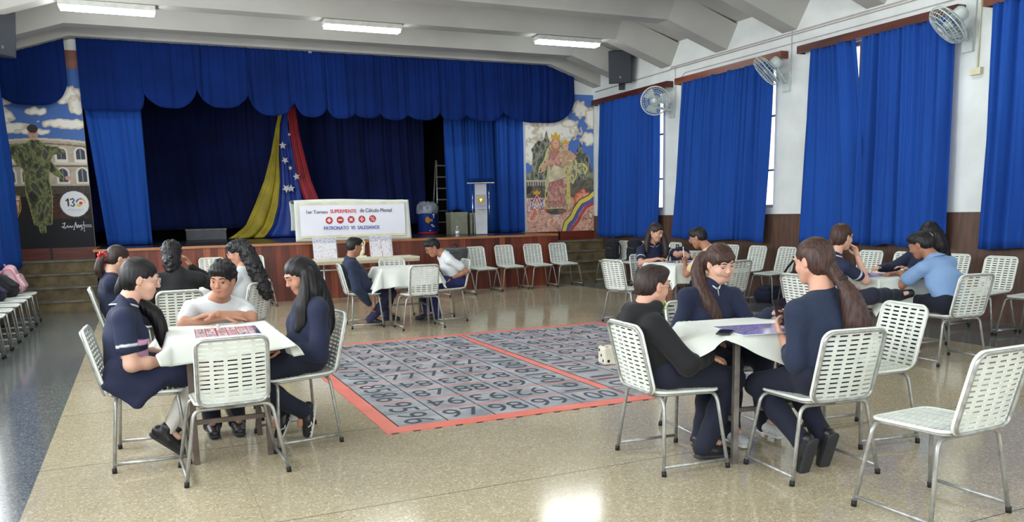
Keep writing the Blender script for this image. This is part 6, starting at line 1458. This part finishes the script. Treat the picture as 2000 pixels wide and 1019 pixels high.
# ---------------- long folding table with posters ----------------
lt = thing('long_table', 'long cream folding table standing against the stage', 'table', (3.42, 13.52, 0))
m = MB(); m.box((-.90, -.29, .685), (.90, .29, .72)); m.build('tabletop', mat('cream_laminate', (222, 214, 190), (206, 198, 174), rough=.5), lt, .006)
m = MB(); m.box((-.895, -.285, .64), (.895, -.27, .685)); m.box((-.895, .27, .64), (.895, .285, .685)); m.build('edge_skirt', mat('beige_edge', (186, 176, 150), rough=.6), lt)
for sx in (-1, 1):
    for sy in (-1, 1): m = MB(); m.tube([(sx * .72, sy * .22, 0), (sx * .72, sy * .22, .66)], .014); m.build('leg', M_alu, lt)
    m = MB(); m.tube([(sx * .72, -.22, .10), (sx * .72, .22, .10)], .011); m.build('stretcher', M_alu, lt)
m = MB(); m.tube([(-.72, .22, .52), (.72, .22, .52)], .013); m.build('stretcher', M_alu, lt)
def poster(x, lab, kind):
    w_, hh = .38, .355; C = Canvas(w_, hh, 110, 104, (236, 232, 240), kind); rs = np.random.RandomState(kind)
    C.put(C.v > .74, (120, 128, 168)); C.mottle(C.v > .74, [(120, 128, 168), (206, 208, 222), (84, 92, 140)], 16, kind)
    for k in range(70): a, b_ = rs.rand(2); C.stroke([(a, b_ * .72), (a + .05, b_ * .72)], .003, [(180, 80, 96), (120, 120, 160), (200, 190, 206)][rs.randint(3)])
    if kind == 2: C.stroke([(.54, 0), (.50, .72)], .006, (188, 48, 60)); C.stroke([(.06, .0), (.08, .72)], .004, (188, 80, 90)); C.stroke([(.95, .0), (.93, .72)], .004, (188, 80, 90))
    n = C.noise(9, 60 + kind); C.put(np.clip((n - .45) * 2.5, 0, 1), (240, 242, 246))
    t = thing('poster_board', lab, 'poster', (x, 13.60, .72), 0, 'posters on the long table'); t.rotation_euler = (math.radians(-11), 0, math.radians(-3 + kind))
    m = MB(); m.box((-w_ / 2, .0, 0), (w_ / 2, .008, hh)); m.build('backing', M_banner, t)
    Mx = Matrix.Translation((0, -.002, 0)) @ WALLM; C.build('print', M_lam, t, Mx)
    T = M_film
    P = lambda u, v: Vector(((u - .5) * (w_ + .02), -.012 - .006 * math.sin(u * 31 + v * 17) * math.sin(v * 23 - u * 9), v * (hh + .01)))
    sheet_obj('plastic_film', P, 30, 30, M_film, t, .0008)
    m = MB(); m.box((-.02, .008, .0), (.02, .09, .01)); m.box((-.02, .008, .0), (.02, .014, .25)); m.build('stand', M_banner, t)
T = NT('crinkled_clear_film'); T.b.inputs['Alpha'].default_value = .22; T.b.inputs['Roughness'].default_value = .12; T.b.inputs['Base Color'].default_value = (.9, .92, .95, 1); T.b.inputs['Specular IOR Level'].default_value = 1.0
no = T.n('ShaderNodeTexNoise'); no.inputs['Scale'].default_value = 14; T.bump(no.outputs[0], .6, .02); M_film = T.m
poster(2.80, 'poster in shiny plastic film at the left of the long table', 1); poster(3.76, 'poster with a red vertical line at the right of the long table', 2)
t = thing('trophy', 'cream white curved trophy on the long table behind the boy\'s head', 'trophy', (3.42, 13.62, .72)); m = MB(); m.box((-.07, -.05, 0), (.07, .05, .03)); m.build('trophy_base', M_cream, t, .004)
m = MB(); m.tube([(-.04, 0, .03), (.02, 0, .09), (.03, 0, .18), (-.01, 0, .25), (.0, 0, .31)], .03, 10, rs=[.05, .035, .028, .03, .012]); m.tube([(.03, 0, .17), (.06, 0, .24), (.03, 0, .31)], .012, 8, rs=[.018, .014, .006]); m.build('trophy_figure', M_cream, t)
for i, (x, y, a, lab) in enumerate([(3.35, 13.36, .1, 'stack of papers before the trophy on the long table'), (4.05, 13.40, -.2, 'sheet of paper at the right end of the long table')]):
    m = MB(); m.box((-.15, -.105, 0), (.15, .105, .008 if i == 0 else .003)); o = m.build('paper_sheet', M_tee); o.location = (x, y, .7205); o.rotation_euler = (0, 0, a); tag(o, lab, 'paper')
# ---------------- bags ----------------
M_bagk = fabric('black_nylon', (24, 27, 36), (18, 20, 28)); M_bagn = fabric('navy_nylon', (26, 32, 62), (20, 25, 50)); M_bagg = mat('grey_leatherette', (84, 86, 88), (70, 72, 74), rough=.45, scale=10, bump=.2)
M_bagp = None
def backpack(label, loc, deg, s=1.0, lay=0, mt=None, flat=1.0, strap=True, name='backpack'):
    mt = mt or M_bagk; t = thing(name, label, 'backpack' if name == 'backpack' else 'bag', loc, math.radians(deg))
    R = Matrix.Rotation(lay, 3, 'X'); Rn = np.array(R)
    def w(x, y, z): return Rn @ (V3(x, y, z) * s)
    g = Sculpt(); g.box(w(0, 0, .20), V3(.15, .085 * flat, .20) * s, Rn, .07 * s, 0, .03); g.ell(w(0, 0, .33), V3(.14, .08 * flat, .10) * s, Rn, 0, .04)
    V, F, lab = g.mesh(.012, wrinkle(int(loc[0] * 10) % 90 + 3, .006, (14, 34))); put_mesh('bag_body', V, F, lab, [mt], t, (0, 0, 0))
    g = Sculpt(); g.box(w(0, -.085 * flat, .15), V3(.115, .035, .11) * s, Rn, .035 * s, 0, .02); V, F, lab = g.mesh(.010, wrinkle(5, .004)); put_mesh('front_pocket', V, F, lab, [mt], t, (0, 0, 0))
    m = MB(); m.tube([Vector(w(-.10, -.122 * flat, .235)), Vector(w(0, -.128 * flat, .245)), Vector(w(.10, -.122 * flat, .235))], .004, 6); m.build('zip', M_steel, t)
    m = MB(); m.tube([Vector(w(-.03, .02, .41)), Vector(w(-.02, .02, .455)), Vector(w(.02, .02, .455)), Vector(w(.03, .02, .41))], .008, 6); m.build('grab_handle', mt, t)
    if strap:
        for sx in (-1, 1):
            m = MB(); m.tube(round_path([Vector(w(sx * .06, .08 * flat, .38)), Vector(w(sx * .09, .15, .30)), Vector(w(sx * .10, .15, .12)), Vector(w(sx * .11, .07 * flat, .04))], .06), .012, 6); m.build('shoulder_strap', mt, t)
    return t
backpack('round black backpack on the white chair next to the right stairs', (8.53, 13.88, .452), -75, .95)
backpack('black backpack with a looping strap on the second chair along the right wall', (8.62, 13.22, .452), -80, 1.0)
t = backpack('small black bag with a strap hanging to the floor from a wall chair', (8.62, 8.86, .452), -80, .62)
m = MB(); m.tube(round_path([(-.12, -.06, .20), (-.20, -.14, .05), (-.21, -.20, -.10), (-.20, -.20, -.42)], .08), .016, 6); m.build('hanging_strap', M_bagk, t)
backpack('navy backpack lying on the floor under the wall chairs', (8.35, 9.42, .10), -80, 1.0, -1.45, M_bagn, 1.1)
backpack('black bag with a strap lying on the second chair of the left row', (-1.60, 12.68, .47), 75, 1.05, -.9)
backpack('dark blue bag slumped on the third chair of the left row', (-1.66, 12.05, .46), 80, .85, -.8, M_bagn)
C_ = NT('pink_white_stripes'); tc = C_.n('ShaderNodeTexCoord'); wv = C_.n('ShaderNodeTexWave'); wv.inputs['Scale'].default_value = 6; wv.inputs['Distortion'].default_value = 3; C_.l(tc.outputs['Object'], wv.inputs['Vector'])
C_.l(C_.mix(wv.outputs['Fac'], lin((222, 206, 212)), lin((206, 120, 146))), C_.b.inputs['Base Color']); C_.b.inputs['Roughness'].default_value = .7; M_bagp = C_.m
backpack('pink and white striped bag on the chair nearest the left stairs', (-1.60, 13.25, .455), 85, .95, -.35, M_bagp)
# grey handbag over the chair by the stage
t = thing('shoulder_bag', 'grey leather-look bag on the chair behind the boy in white at the middle table', 'bag', (4.98, 13.28, .452), .2)
g = Sculpt(); g.box((0, 0, .20), (.24, .07, .19), None, .05, 0, .02); V, F, lab = g.mesh(.012, wrinkle(9, .006, (12, 30))); put_mesh('bag_body', V, F, lab, [M_bagg], t, (0, 0, 0))
m = MB(); m.tube(round_path([(-.12, -.03, .36), (-.11, -.04, .44), (.02, -.04, .44), (.03, -.03, .36)], .05), .010, 8); m.build('handle', M_black, t); m = MB(); m.box((-.05, -.082, .34), (.0, -.07, .37)); m.build('clasp', M_chrome, t); m = MB(); m.tube([(-.20, -.074, .30), (.2, -.074, .28)], .004); m.build('seam', M_black, t)
# navy jacket/bag behind the beige-shirted boy
backpack('dark navy backpack propped beyond the boy in the beige shirt', (7.0, 9.45, .452), 15, 1.05, -.25, M_bagn)
chair(7.0, 9.47, 205, 'white chair mostly hidden behind the boy in beige, carrying a navy backpack', GT)
# curtain hook at the valance
m = MB(); m.tube([(3.13 + .02 * math.cos(a), 15.60, 4.40 + .02 * math.sin(a)) for a in np.linspace(-.6, 3.7, 12)], .006, 6); o = m.build('ceiling_hook', M_wh); tag(o, 'tiny white hook under the ceiling edge above the valance', 'hook')
# pencil in the writing girl's hand
m = MB(); m.tube([(6.37, 8.62, .76), (6.40, 8.68, .93)], .006, 6); o = m.build('pen', M_wh); tag(o, 'white pen held by the girl writing at the far right table', 'pen')
